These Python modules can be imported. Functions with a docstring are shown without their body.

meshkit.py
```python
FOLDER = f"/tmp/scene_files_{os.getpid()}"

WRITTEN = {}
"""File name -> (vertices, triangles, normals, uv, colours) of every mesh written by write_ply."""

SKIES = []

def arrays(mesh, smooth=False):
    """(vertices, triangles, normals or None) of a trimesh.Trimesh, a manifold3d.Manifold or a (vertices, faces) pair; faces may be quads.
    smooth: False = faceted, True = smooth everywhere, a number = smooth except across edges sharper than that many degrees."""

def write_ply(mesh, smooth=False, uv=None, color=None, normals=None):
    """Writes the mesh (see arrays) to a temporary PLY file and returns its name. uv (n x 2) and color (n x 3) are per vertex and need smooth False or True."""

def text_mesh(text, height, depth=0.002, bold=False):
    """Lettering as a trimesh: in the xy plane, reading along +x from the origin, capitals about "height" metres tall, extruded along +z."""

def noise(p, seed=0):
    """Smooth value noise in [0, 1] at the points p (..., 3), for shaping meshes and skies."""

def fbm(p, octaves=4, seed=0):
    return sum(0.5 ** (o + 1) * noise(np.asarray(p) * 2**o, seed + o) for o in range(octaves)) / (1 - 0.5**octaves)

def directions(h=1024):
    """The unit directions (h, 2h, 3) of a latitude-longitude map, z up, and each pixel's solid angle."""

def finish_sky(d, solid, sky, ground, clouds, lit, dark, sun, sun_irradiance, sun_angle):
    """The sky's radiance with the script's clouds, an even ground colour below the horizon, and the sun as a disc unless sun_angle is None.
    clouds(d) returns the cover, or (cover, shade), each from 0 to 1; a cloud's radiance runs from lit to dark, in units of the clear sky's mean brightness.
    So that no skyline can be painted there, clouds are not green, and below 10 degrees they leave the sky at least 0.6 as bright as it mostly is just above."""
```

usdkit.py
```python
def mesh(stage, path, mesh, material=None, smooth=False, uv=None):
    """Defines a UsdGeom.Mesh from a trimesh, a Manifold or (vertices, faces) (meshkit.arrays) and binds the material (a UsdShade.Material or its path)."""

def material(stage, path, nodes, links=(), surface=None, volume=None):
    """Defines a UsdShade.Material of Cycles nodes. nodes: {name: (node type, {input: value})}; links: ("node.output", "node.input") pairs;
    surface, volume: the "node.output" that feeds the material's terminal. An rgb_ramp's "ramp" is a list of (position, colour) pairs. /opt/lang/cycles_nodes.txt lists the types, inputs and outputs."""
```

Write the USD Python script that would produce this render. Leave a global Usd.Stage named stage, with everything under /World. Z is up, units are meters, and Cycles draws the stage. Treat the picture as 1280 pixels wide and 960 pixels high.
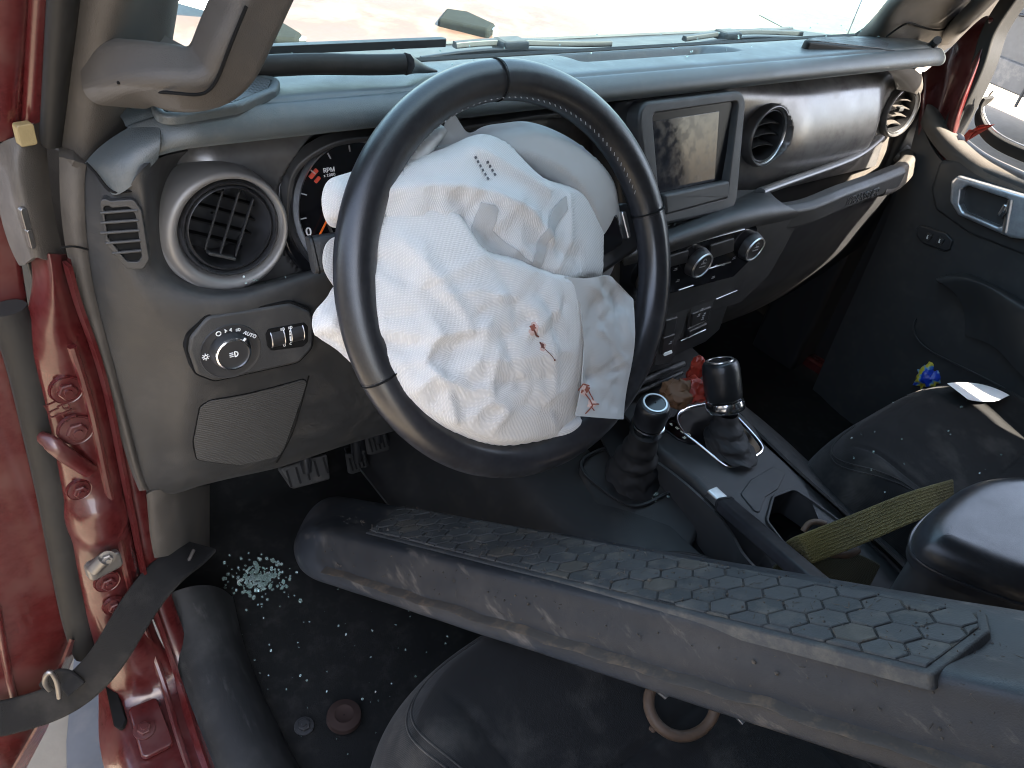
import math, random
import numpy as np, trimesh, usdkit, meshkit
from pxr import Usd, UsdGeom, UsdLux, UsdShade, Gf, Sdf
from scipy.interpolate import RectBivariateSpline, CubicSpline, LinearNDInterpolator
from scipy.spatial import Delaunay
from scipy.spatial.transform import Rotation
import shapely.geometry as sg
from shapely import affinity, contains_xy

rng = np.random.default_rng(7)
random.seed(7)
stage = Usd.Stage.CreateInMemory()
UsdGeom.Xform.Define(stage, '/World')
UsdGeom.Scope.Define(stage, '/World/Looks')
# ------------------------------------------------------------------ camera, sky, sun, exposure
# metres; x to the car's right, y to its front, z up, ground at z = 0
FL = 960.0
CAM = np.array([-0.8380960436610398, -0.6327504425005455, 1.572691365811131])
RM = Rotation.from_rotvec([2.186290723560328, -0.6546784486281759, 0.5231003796812802]).as_matrix()
EXPOSURE = 3.62
cam = UsdGeom.Camera.Define(stage, '/World/camera')
right, up, back = RM[0], -RM[1], -RM[2]
cam.AddTransformOp().Set(Gf.Matrix4d(*right, 0, *up, 0, *back, 0, *CAM, 1))
cam.CreateHorizontalApertureAttr(36.0)
cam.CreateVerticalApertureAttr(27.0)
cam.CreateFocalLengthAttr(36.0 * FL / 1280)
cam.CreateClippingRangeAttr(Gf.Vec2f(0.02, 10000))
cam.CreateExposureAttr(EXPOSURE)
SUN_AZ = np.array([0.33, -0.94]); SUN_AZ /= np.linalg.norm(SUN_AZ)
SUN_EL = math.radians(47)
sun_dir = np.array([*(SUN_AZ * math.cos(SUN_EL)), math.sin(SUN_EL)])
skymat = usdkit.material(stage, '/World/Looks/sky_light', {
    'sky': ('sky_texture', {'sky_type': 'single_scattering', 'sun_disc': False, 'sun_elevation': SUN_EL,
                            'sun_rotation': math.atan2(sun_dir[0], sun_dir[1]), 'aerosol_density': 2.5}),
    'haze': ('hsv', {'saturation': 0.72}),
    'bg': ('background_shader', {'strength': 0.10})}, [('sky.color', 'haze.color'), ('haze.color', 'bg.color')], surface='bg.background')
dome = UsdLux.DomeLight.Define(stage, '/World/sky')
UsdShade.MaterialBindingAPI.Apply(dome.GetPrim()).Bind(skymat)
dome.GetPrim().SetCustomDataByKey('kind', 'structure')
sun = UsdLux.DistantLight.Define(stage, '/World/sun')
sun.CreateIntensityAttr(1.25); sun.CreateAngleAttr(0.5); sun.CreateNormalizeAttr(True)
sun.CreateColorAttr(Gf.Vec3f(1, 0.9, 0.76))
zc = sun_dir; xc = np.cross([0, 0, 1], zc); xc /= np.linalg.norm(xc); yc = np.cross(zc, xc)
sun.AddTransformOp().Set(Gf.Matrix4d(*xc, 0, *yc, 0, *zc, 0, 0, 0, 8, 1))

# ------------------------------------------------------------------ measuring: where a sight line of the survey camera meets a real plane
def _ray(px, py): return RM.T @ np.array([(px - 640) / FL, (py - 480) / FL, 1.0])
def hp(px, py, p0, n):
    d = _ray(px, py); n = np.asarray(n, float)
    return CAM + d * (((np.asarray(p0) - CAM) @ n) / (d @ n))
def X(px, py, v): return hp(px, py, (v, 0, 0), (1, 0, 0))
def Y(px, py, v): return hp(px, py, (0, v, 0), (0, 1, 0))
def Z(px, py, v): return hp(px, py, (0, 0, v), (0, 0, 1))
def D(px, py, d): return CAM + _ray(px, py) * d
class Plane:
    def __init__(s, o, n, ux=(1, 0, 0)):
        s.o = np.asarray(o, float); s.n = np.asarray(n, float) / np.linalg.norm(n)
        u = np.asarray(ux, float); u = u - (u @ s.n) * s.n; s.u = u / np.linalg.norm(u); s.v = np.cross(s.n, s.u)
    def uv(s, px, py):
        p = hp(px, py, s.o, s.n) - s.o; return np.array([p @ s.u, p @ s.v])
    def uvs(s, pts): return np.array([s.uv(*p) for p in pts])
    def P(s, a, w=0.0):
        a = np.atleast_2d(a)
        if a.shape[1] == 3: return s.o + a[:, :1] * s.u + a[:, 1:2] * s.v + a[:, 2:3] * s.n
        return s.o + a[:, :1] * s.u + a[:, 1:2] * s.v + np.reshape(w, (-1, 1)) * s.n
    def put(s, m):
        m = m.copy(); m.vertices = s.P(np.array(m.vertices)); return m
    def shift(s, w): return Plane(s.o + w * s.n, s.n, s.u)
def tilt(deg): return (0, -math.cos(math.radians(deg)), math.sin(math.radians(deg)))

# ------------------------------------------------------------------ scene tree
taken = {}
def numbered(path):
    k = taken.get(path, -1) + 1; taken[path] = k
    return path if k == 0 else f'{path}_{k:03d}'
base_of = {}
def tag(prim, label=None, cat=None, group=None, kind=None):
    for k, v in (('label', label), ('category', cat), ('group', group), ('kind', kind)):
        if v: prim.SetCustomDataByKey(k, v)
def thing(name, label, cat, base=(0, 0, 0), group=None, kind=None):
    path = numbered('/World/' + name)
    x = UsdGeom.Xform.Define(stage, path); x.AddTranslateOp().Set(Gf.Vec3d(*map(float, base)))
    tag(x.GetPrim(), label, cat, group, kind); base_of[path] = np.asarray(base, float)
    return path
def part(parent, name, mesh, mat, smooth=35, label=None, kind=None):
    path = numbered(f'{parent}/{name}')
    top = '/'.join(path.split('/')[:3])
    b = base_of.get(top, np.zeros(3))
    if isinstance(mesh, (list,)): mesh = cat(mesh)
    m = mesh if isinstance(mesh, trimesh.Trimesh) else trimesh.Trimesh(*mesh, process=False)
    m = trimesh.Trimesh(np.array(m.vertices) - b, m.faces, process=True)
    p = usdkit.mesh(stage, path, m, mat, smooth=smooth)
    tag(p.GetPrim(), label, kind=kind)
    return path
def solo(name, mesh, mat, label, catg, group=None, kind=None, smooth=35):
    path = numbered('/World/' + name)
    if isinstance(mesh, list): mesh = cat(mesh)
    mesh = trimesh.Trimesh(mesh.vertices, mesh.faces, process=True)
    p = usdkit.mesh(stage, path, mesh, mat, smooth=smooth)
    tag(p.GetPrim(), label, catg, group, kind)
    return path
def cat(ms): return trimesh.util.concatenate([m for m in ms])

# ------------------------------------------------------------------ shapes
def quads(nu, nv, closed_v=False):
    i, j = np.meshgrid(np.arange(nu - 1), np.arange(nv if closed_v else nv - 1), indexing='ij')
    j2 = (j + 1) % nv
    a, b, c, d = i * nv + j, (i + 1) * nv + j, (i + 1) * nv + j2, i * nv + j2
    return np.vstack([np.stack([a, b, c], -1).reshape(-1, 3), np.stack([a, c, d], -1).reshape(-1, 3)])
def grid_mesh(p, thick=0.0, flip=False):
    nu, nv = p.shape[:2]; f = quads(nu, nv)
    m = trimesh.Trimesh(p.reshape(-1, 3), f, process=False)
    if flip: m.invert()
    if not thick: return m
    n = np.array(m.vertex_normals); q = p.reshape(-1, 3) - thick * n
    k = nu * nv; fs = np.array(m.faces)
    ring = np.r_[np.arange(nv), np.arange(1, nu) * nv + nv - 1, (nu - 1) * nv + np.arange(nv - 2, -1, -1), np.arange(nu - 2, 0, -1) * nv]
    r2 = np.roll(ring, -1)
    w = np.vstack([np.stack([ring, r2, r2 + k], 1), np.stack([ring, r2 + k, ring + k], 1)])
    w = w if flip else w[:, ::-1]
    return trimesh.Trimesh(np.vstack([p.reshape(-1, 3), q]), np.vstack([fs, fs[:, ::-1] + k, w]), process=False)
def patch(rows, nu=30, nv=30, thick=0.003, flip=False, k=3, fn=None):
    a = np.array(rows, float); R, C = a.shape[:2]
    u, v = np.linspace(0, 1, R), np.linspace(0, 1, C)
    U, V = np.linspace(0, 1, nu), np.linspace(0, 1, nv)
    p = np.stack([RectBivariateSpline(u, v, a[:, :, c], kx=min(k, R - 1), ky=min(k, C - 1), s=0)(U, V) for c in range(3)], -1)
    if fn is not None: p = fn(p)
    return grid_mesh(p, thick, flip)
def spl(pts, n=60, closed=False):
    p = np.asarray(pts, float)
    if closed: p = np.vstack([p, p[:1]])
    t = np.r_[0, np.cumsum(np.linalg.norm(np.diff(p, axis=0), axis=1) ** 0.5 + 1e-9)]
    s = np.linspace(0, t[-1], n + 1 if closed else n)
    q = CubicSpline(t, p, bc_type='periodic' if closed else 'natural')(s)
    return q[:-1] if closed else q
def rnd(pts, r, seg=6):
    g = sg.Polygon(np.asarray(pts)).buffer(0)
    g = g.buffer(-r, quad_segs=seg).buffer(r, quad_segs=seg)
    g = g.buffer(r * .7, quad_segs=seg).buffer(-r * .7, quad_segs=seg)
    c = np.array(sg.polygon.orient(g).exterior.coords)[:-1]
    keep = [0]
    for i in range(1, len(c)):
        if np.linalg.norm(c[i] - c[keep[-1]]) > 2e-4: keep.append(i)
    return c[keep]
def rrect(w, h, r, cx=0, cy=0, seg=6): return rnd([(cx - w / 2, cy - h / 2), (cx + w / 2, cy - h / 2), (cx + w / 2, cy + h / 2), (cx - w / 2, cy + h / 2)], r, seg)
def ccw(p):
    p = np.asarray(p, float); x, y = p[:, 0], p[:, 1]
    return p if (x * np.roll(y, -1) - y * np.roll(x, -1)).sum() > 0 else p[::-1]
def inset(p, d):
    p = np.asarray(p); a = p - np.roll(p, 1, 0); b = np.roll(p, -1, 0) - p
    a /= np.linalg.norm(a, axis=1, keepdims=True) + 1e-12; b /= np.linalg.norm(b, axis=1, keepdims=True) + 1e-12
    n = np.stack([-(a + b)[:, 1], (a + b)[:, 0]], 1); n /= np.linalg.norm(n, axis=1, keepdims=True) + 1e-12
    c = np.clip((n * np.stack([-a[:, 1], a[:, 0]], 1)).sum(1), 0.5, 1)
    return p + n * (d / c)[:, None]
def tri(outer, holes=()):
    return trimesh.creation.triangulate_polygon(sg.Polygon(outer, holes), engine='earcut')
def slab(outline, w0, w1, bev=0.002, holes=(), steps=3, hbev=None):
    """a plate from w0 to w1 with a rounded front edge; holes are rounded too"""
    o = ccw(outline); vs, fs, n0 = [], [], 0
    hbev = bev if hbev is None else hbev
    def wall(rings, rev):
        nonlocal n0
        m = len(rings[0][0])
        v = np.vstack([np.c_[r, np.full(m, w)] for r, w in rings])
        f = quads(len(rings), m, True)
        if not rev: f = f[:, ::-1]
        vs.append(v); fs.append(f + n0); n0 += len(v)
    ang = np.linspace(0, math.pi / 2, steps + 1)
    rings = [(o, w0)] + [(inset(o, bev * (1 - math.cos(a))), w1 - bev + bev * math.sin(a)) for a in ang]
    wall(rings, False); top = rings[-1][0]
    hs = []
    for h in holes:
        h = ccw(h)
        hr = [(h, w0)] + [(inset(h, -hbev * (1 - math.cos(a))), w1 - hbev + hbev * math.sin(a)) for a in ang]
        wall(hr, True); hs.append(hr[-1][0])
    for ring, hol, w, rev in ((top, hs, w1, False), (o, [ccw(h) for h in holes], w0, True)):
        v, f = tri(ring, hol)
        f = np.array(f)
        nz = np.cross(v[f[:, 1]] - v[f[:, 0]], v[f[:, 2]] - v[f[:, 0]])
        f[nz < 0] = f[nz < 0][:, ::-1]
        if rev: f = f[:, ::-1]
        vs.append(np.c_[v, np.full(len(v), w)]); fs.append(f + n0); n0 += len(v)
    return trimesh.Trimesh(np.vstack(vs), np.vstack(fs), process=True)
def lathe(prof, n=48, a0=0, a1=2 * math.pi):
    """profile (r, w) from outside to inside, seen from +w"""
    prof = np.asarray(prof, float); closed = abs(a1 - a0 - 2 * math.pi) < 1e-6
    a = np.linspace(a0, a1, n, endpoint=not closed)
    p = np.stack([prof[:, None, 0] * np.cos(a), prof[:, None, 0] * np.sin(a), np.repeat(prof[:, 1:2], n, 1)], -1)
    f = quads(len(prof), n, closed)
    m = trimesh.Trimesh(p.reshape(-1, 3), f[:, ::-1], process=True)
    return m
def move(m, x=0, y=0, z=0):
    m = m.copy(); m.vertices = np.array(m.vertices) + [x, y, z]; return m
def frames(p, closed=False, up=None):
    p = np.asarray(p, float)
    t = (np.roll(p, -1, 0) - np.roll(p, 1, 0)) if closed else np.gradient(p, axis=0)
    t /= np.linalg.norm(t, axis=1, keepdims=True) + 1e-12
    if up is not None:
        up = np.broadcast_to(np.asarray(up, float), p.shape)
        b = np.cross(t, up); b /= np.linalg.norm(b, axis=1, keepdims=True) + 1e-12
        return t, b, np.cross(b, t)
    n = np.zeros_like(p); s = np.eye(3)[np.argmin(np.abs(t[0]))]
    n[0] = s - (s @ t[0]) * t[0]; n[0] /= np.linalg.norm(n[0])
    for i in range(1, len(p)):
        v = n[i - 1] - (n[i - 1] @ t[i]) * t[i]; n[i] = v / (np.linalg.norm(v) + 1e-12)
    return t, np.cross(t, n), n
def sweep(path, sec, up=None, closed=False, scale=None, caps=True):
    """section points (b, n) carried along the path; scale: per point (sb, sn)"""
    p = np.asarray(path, float); sec = ccw(sec); t, b, n = frames(p, closed, up)
    sc = np.ones((len(p), 2)) if scale is None else np.broadcast_to(np.asarray(scale, float).reshape(len(p), -1), (len(p), 2))
    v = p[:, None] + (sec[None, :, :1] * sc[:, None, :1]) * b[:, None] + (sec[None, :, 1:] * sc[:, None, 1:]) * n[:, None]
    m = len(sec); k = len(p)
    f = quads(k + 1, m, True) % (k * m) if closed else quads(k, m, True)
    vs, fs = v.reshape(-1, 3), [f]
    if caps and not closed:
        c0, c1 = len(vs), len(vs) + 1
        vs = np.vstack([vs, p[:1] + 0 * p[:1], p[-1:]])
        i = np.arange(m); j = (i + 1) % m
        fs += [np.stack([np.full(m, c0), i, j], 1), np.stack([np.full(m, c1), j + (k - 1) * m, i + (k - 1) * m], 1)]
    mm = trimesh.Trimesh(vs, np.vstack(fs), process=True)
    if mm.volume < 0: mm.invert()
    return mm
def circ(r, n=12, r2=None):
    a = np.linspace(0, 2 * math.pi, n, endpoint=False); return np.stack([r * np.cos(a), (r2 or r) * np.sin(a)], 1)
def tube(path, r, n=10, closed=False, scale=None): return sweep(path, circ(r, n), closed=closed, scale=scale)
def boxm(c, s, bev=0.0):
    if not bev:
        m = trimesh.creation.box(s); m.apply_translation(c); return m
    m = slab(rrect(s[0], s[1], bev), -s[2] / 2, s[2] / 2, bev, steps=2); m.apply_translation(c); return m
def fbm(p, sc, seed=0, o=4): return meshkit.fbm(np.asarray(p) * sc, o, seed) - 0.5
def smooth01(x): x = np.clip(x, 0, 1); return x * x * (3 - 2 * x)
def text(s, h, depth=0.0006, bold=False, center=True):
    m = meshkit.text_mesh(s, h, depth, bold)
    if center: m.apply_translation([-(m.bounds[0][0] + m.bounds[1][0]) / 2, -h / 2, 0])
    return m
def rot2(m, deg): m = m.copy(); m.apply_transform(trimesh.transformations.rotation_matrix(math.radians(deg), [0, 0, 1])); return m
def bolt(r=0.008, h=0.006):
    hexa = circ(r, 6)
    w = lathe([(r * 1.5, 0), (r * 1.5, h * .25), (r * 1.0, h * .3), (0.0001, h * .3)], 20)
    return cat([w, slab(hexa, h * .25, h, h * .15, steps=1), move(lathe([(r * .45, 0), (r * .42, h * .3), (.0001, h * .3)], 12), 0, 0, h)])

def thicken(m, t=.0009):
    n = np.array(m.vertex_normals); v = np.array(m.vertices); k = len(v); f = np.array(m.faces)
    e = np.sort(np.vstack([f[:, [0, 1]], f[:, [1, 2]], f[:, [2, 0]]]), 1); raw = np.vstack([f[:, [0, 1]], f[:, [1, 2]], f[:, [2, 0]]])
    _, inv, cnt = np.unique(e, axis=0, return_inverse=True, return_counts=True)
    b = raw[cnt[inv.ravel()] == 1]
    w = np.vstack([np.stack([b[:, 1], b[:, 0], b[:, 0] + k], 1), np.stack([b[:, 1], b[:, 0] + k, b[:, 1] + k], 1)])
    return trimesh.Trimesh(np.vstack([v, v - n * t]), np.vstack([f, f[:, ::-1] + k, w]), process=False)
def drape(poly_uv, itp, off, step=.003):
    poly = sg.Polygon(poly_uv).buffer(0)
    if poly.geom_type != 'Polygon': poly = max(poly.geoms, key=lambda g: g.area)
    b = poly.exterior; bp = np.array([b.interpolate(s).coords[0] for s in np.arange(0, b.length, min(step, b.length / 14))])
    x0, y0, x1, y1 = poly.bounds
    gx, gy = np.meshgrid(np.arange(x0, x1, step), np.arange(y0, y1, step)); q = np.stack([gx.ravel(), gy.ravel()], 1)
    q = q[contains_xy(poly.buffer(-step * .4), q[:, 0], q[:, 1])]
    uv = np.vstack([bp, q]); f = Delaunay(uv).simplices; ce = uv[f].mean(1); f = f[contains_xy(poly, ce[:, 0], ce[:, 1])]
    w = itp(uv); w = np.where(np.isnan(w), np.nanmean(w), w)
    m = trimesh.Trimesh(np.c_[uv, w + off], f, process=False)
    if m.face_normals[:, 2].mean() < 0: m.invert()
    return m
def uvon(px, py, itp, plane):
    w = .03
    for _ in range(6):
        u = plane.shift(w).uv(px, py); q = float(np.ravel(itp(u))[0]); w = w if math.isnan(q) else .5 * w + .5 * q
    return u

# ------------------------------------------------------------------ materials
L = '/World/Looks/'
def plastic(name, col, rough=0.5, grain=900, gs=0.25, dust=0.0, dcol=(0.34, 0.29, 0.23), spec=0.5, metallic=0, var=0.25, dscale=9, coat=0, streak=None):
    nodes = {'tc': ('texture_coordinate', {}), 'geo': ('geometry', {}),
             'n1': ('noise_texture', {'scale': 14, 'detail': 5, 'roughness': 0.62}),
             'n2': ('noise_texture', {'scale': dscale, 'detail': 7, 'roughness': 0.68}),
             'ng': ('noise_texture', {'scale': grain, 'detail': 2}),
             'dr': ('map_range', {'from_min': 0.5, 'from_max': 0.75, 'to_min': 0.0, 'to_max': dust, 'clamp': True}),
             'm1': ('mix_color', {'a': tuple(c * (1 - var) for c in col), 'b': tuple(c * (1 + var) for c in col)}),
             'm2': ('mix_color', {'b': dcol}),
             'rr': ('map_range', {'from_min': 0.3, 'from_max': 0.7, 'to_min': rough - 0.08, 'to_max': rough + 0.1, 'clamp': True}),
             'bu': ('bump', {'strength': gs, 'distance': 0.0006}),
             'p': ('principled_bsdf', {'specular_ior_level': spec, 'metallic': metallic, 'coat_weight': coat, 'coat_roughness': 0.05})}
    links = [('geo.position', 'n1.vector'), ('geo.position', 'n2.vector'), ('geo.position', 'ng.vector'), ('n1.fac', 'm1.fac'), ('n2.fac', 'dr.value'),
             ('dr.result', 'm2.fac'), ('m1.result', 'm2.a'), ('m2.result', 'p.base_color'), ('n2.fac', 'rr.value'), ('rr.result', 'p.roughness'),
             ('ng.fac', 'bu.height'), ('bu.normal', 'p.normal')]
    if streak:
        nodes['mp'] = ('mapping', {'mapping_type': 'point', 'scale': streak}); nodes['ns'] = ('noise_texture', {'scale': 1, 'detail': 6, 'roughness': 0.7})
        nodes['sr'] = ('map_range', {'from_min': 0.56, 'from_max': 0.72, 'to_min': 0.0, 'to_max': 0.55, 'clamp': True})
        nodes['m3'] = ('mix_color', {'b': dcol})
        links = [l for l in links if l[1] != 'p.base_color'] + [('geo.position', 'mp.vector'), ('mp.vector', 'ns.vector'), ('ns.fac', 'sr.value'), ('sr.result', 'm3.fac'),
                 ('m2.result', 'm3.a'), ('m3.result', 'p.base_color')]
    return usdkit.material(stage, L + name, nodes, links, surface='p.BSDF')
def flat(name, col, rough=0.5, metallic=0, spec=0.5, emit=0, coat=0):
    return usdkit.material(stage, L + name, {'p': ('principled_bsdf', {'base_color': col, 'roughness': rough, 'metallic': metallic, 'specular_ior_level': spec, 'emission_strength': emit, 'emission_color': col, 'coat_weight': coat})}, [], surface='p.BSDF')
def weave(name, col, scale, col2=None, rough=0.9, strength=0.5, dist=0.0004, sheen=0.2, rotz=0.0, dust=0.0, transl=0.0, var=0.12, spec=0.25):
    col2 = col2 or tuple(c * 0.8 for c in col)
    nodes = {'tc': ('texture_coordinate', {}), 'mp': ('mapping', {'mapping_type': 'point', 'rotation': (0, 0, rotz)}),
             'w1': ('wave_texture', {'wave_type': 'bands', 'bands_direction': 'x', 'scale': scale, 'distortion': 0.6, 'detail': 1, 'detail_scale': 2}),
             'w2': ('wave_texture', {'wave_type': 'bands', 'bands_direction': 'y', 'scale': scale, 'distortion': 0.6, 'detail': 1, 'detail_scale': 2}),
             'mu': ('math', {'math_type': 'multiply'}),
             'n': ('noise_texture', {'scale': 12, 'detail': 5, 'roughness': 0.6}),
             'm': ('mix_color', {'a': col2, 'b': col}), 'v': ('map_range', {'from_min': 0.35, 'from_max': 0.65, 'to_min': 1 - var, 'to_max': 1 + var * .4, 'clamp': True}),
             'mm': ('mix_color', {'blend_type': 'multiply', 'fac': 1.0}),
             'dr': ('map_range', {'from_min': 0.52, 'from_max': 0.75, 'to_min': 0.0, 'to_max': dust, 'clamp': True}),
             'md': ('mix_color', {'b': (0.3, 0.27, 0.23)}),
             'bu': ('bump', {'strength': strength, 'distance': dist}),
             'p': ('principled_bsdf', {'roughness': rough, 'specular_ior_level': spec, 'sheen_weight': sheen, 'sheen_roughness': 0.4})}
    links = [('tc.object', 'mp.vector'), ('mp.vector', 'w1.vector'), ('mp.vector', 'w2.vector'), ('w1.fac', 'mu.value1'), ('w2.fac', 'mu.value2'), ('mu.value', 'm.fac'),
             ('tc.object', 'n.vector'), ('n.fac', 'v.value'), ('m.result', 'mm.a'), ('v.result', 'mm.b'), ('n.fac', 'dr.value'), ('dr.result', 'md.fac'), ('mm.result', 'md.a'),
             ('md.result', 'p.base_color'), ('mu.value', 'bu.height'), ('bu.normal', 'p.normal')]
    surf = 'p.BSDF'
    if transl:
        nodes['t'] = ('translucent_bsdf', {}); nodes['mc'] = ('mix_closure', {'fac': transl})
        links += [('md.result', 't.color'), ('p.BSDF', 'mc.closure1'), ('t.BSDF', 'mc.closure2')]; surf = 'mc.closure'
    return usdkit.material(stage, L + name, nodes, links, surface=surf)
M = {}
M['dash'] = plastic('dash_grained_plastic', (0.024, 0.0242, 0.0245), 0.5, 1300, 0.4, dust=0.06, dscale=30, spec=0.4)
M['pad'] = plastic('dash_soft_pad', (0.050, 0.059, 0.062), 0.44, 1100, 0.5, dust=0.12, dscale=25, spec=0.55)
M['satin'] = plastic('satin_grey_band', (0.135, 0.130, 0.127), 0.33, 1500, 0.08, dust=0.03, dscale=30, metallic=0.65)
M['satin2'] = plastic('satin_silver_bezel', (0.17, 0.163, 0.155), 0.45, 1500, 0.06, dust=0.03, metallic=0.35)
M['trim'] = plastic('pillar_plastic', (0.052, 0.046, 0.040), 0.6, 1100, 0.45, dust=0.10, dscale=14, spec=0.35)
M['black'] = plastic('black_plastic', (0.014, 0.014, 0.015), 0.45, 1200, 0.15, var=0.1)
M['void'] = flat('void_black', (0.006, 0.006, 0.006), 0.8, spec=0.1)
M['gloss'] = flat('gloss_black', (0.006, 0.006, 0.007), 0.07)
M['rubber'] = plastic('seal_rubber', (0.012, 0.0115, 0.0108), 0.62, 700, 0.2, dust=0.10, dcol=(.14,.12,.10), dscale=20, spec=.25)
M['leather'] = plastic('black_leather', (0.012, 0.0125, 0.014), 0.31, 1600, 0.22, dust=0.02, spec=0.6, var=0.1)
M['smoothblack'] = plastic('smooth_black_rim', (0.016, 0.016, 0.018), 0.27, 1600, 0.05, dust=0.02, spec=0.6)
M['chrome'] = flat('chrome_trim', (0.75, 0.76, 0.78), 0.16, metallic=1)
M['silver'] = plastic('satin_silver', (0.55, 0.56, 0.58), 0.27, 1500, 0.03, metallic=0.85)
M['gaiter'] = plastic('matt_gaiter', (0.016, 0.016, 0.017), 0.62, 1300, 0.4, spec=0.35, var=0.1)
M['alu'] = plastic('brushed_metal', (0.55, 0.55, 0.55), 0.3, 500, 0.05, metallic=1, dust=0.05)
M['steel'] = plastic('dull_steel', (0.22, 0.21, 0.20), 0.45, 300, 0.15, metallic=1, dust=0.2)
def paint(name, col, flake=1.0):
    nodes = {'geo': ('geometry', {}), 'n': ('noise_texture', {'scale': 18, 'detail': 6, 'roughness': 0.65}), 'v': ('voronoi_texture', {'scale': 1500}),
             'dr': ('map_range', {'from_min': 0.5, 'from_max': 0.8, 'to_min': 0.0, 'to_max': 0.10, 'clamp': True}),
             'm': ('mix_color', {'a': col, 'b': (0.22, 0.16, 0.13)}), 'rr': ('map_range', {'from_min': .35, 'from_max': .7, 'to_min': .22, 'to_max': .5, 'clamp': True}),
             'nb': ('noise_texture', {'scale': 60, 'detail': 3}), 'bu': ('bump', {'strength': 0.12, 'distance': 0.001}),
             'p': ('principled_bsdf', {'metallic': 0.1, 'coat_weight': 0.4, 'coat_roughness': 0.05})}
    return usdkit.material(stage, L + name, nodes, [('geo.position', 'n.vector'), ('geo.position', 'nb.vector'), ('n.fac', 'dr.value'), ('dr.result', 'm.fac'), ('m.result', 'p.base_color'), ('n.fac', 'rr.value'), ('rr.result', 'p.roughness'),
                            ('nb.fac', 'bu.height'), ('bu.normal', 'p.normal')], surface='p.BSDF')
M['red'] = paint('dark_red_paint', (0.044, 0.006, 0.006))
M['hood'] = plastic('dusty_red_hood', (0.085, 0.042, 0.030), 0.42, 400, 0.05, spec=0.3, dust=0.85, dcol=(0.19, 0.14, 0.105), dscale=7, coat=0.05)
M['carpet'] = plastic('black_carpet', (0.010, 0.0105, 0.0105), 0.95, 2200, 1.0, dust=0.14, dcol=(0.10, 0.09, 0.085), dscale=40, spec=0.1)
M['mat'] = plastic('rubber_sill', (0.010, 0.0105, 0.011), 0.62, 900, 0.4, spec=0.3, dust=0.35, dcol=(0.06, 0.06, 0.058), dscale=16, streak=(60, 14, 30))
M['cloth'] = weave('seat_cloth', (0.020, 0.0195, 0.0195), 300, (0.013, 0.013, 0.013), rough=0.95, strength=0.4, dist=.0005, sheen=0.06, dust=0.10, spec=0.08)
M['cloth2'] = weave('seat_bolster_cloth', (0.030, 0.029, 0.028), 300, rough=0.9, strength=0.5, sheen=0.06, dust=0.15, spec=0.1)
M['web'] = weave('black_webbing', (0.009, 0.0088, 0.0088), 330, rough=0.9, strength=0.8, dist=0.0008, dust=0.08, sheen=0.0)
M['bag'] = weave('airbag_cloth', (0.80, 0.775, 0.735), 270, (0.60, 0.58, 0.555), 0.8, 0.55, 0.0006, 0.1, rotz=0.35, transl=0.18, var=0.06)
M['bagcross'] = weave('airbag_cloth_turned', (0.78, 0.76, 0.73), 260, (0.58, 0.565, 0.545), 0.8, 0.6, 0.0006, 0.1, rotz=-0.5, transl=0.18, var=0.06)
M['baglin'] = weave('airbag_coated_cloth', (0.50, 0.50, 0.485), 500, (0.45, 0.452, 0.44), 0.5, 0.15, 0.0004, 0.0, rotz=0.2, transl=0.25, var=0.06)
M['tape'] = weave('airbag_grey_patch', (0.40, 0.39, 0.375), 400, (0.33, 0.325, 0.31), 0.75, 0.3, 0.0004, 0.0, rotz=-0.6, var=0.05)
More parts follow.
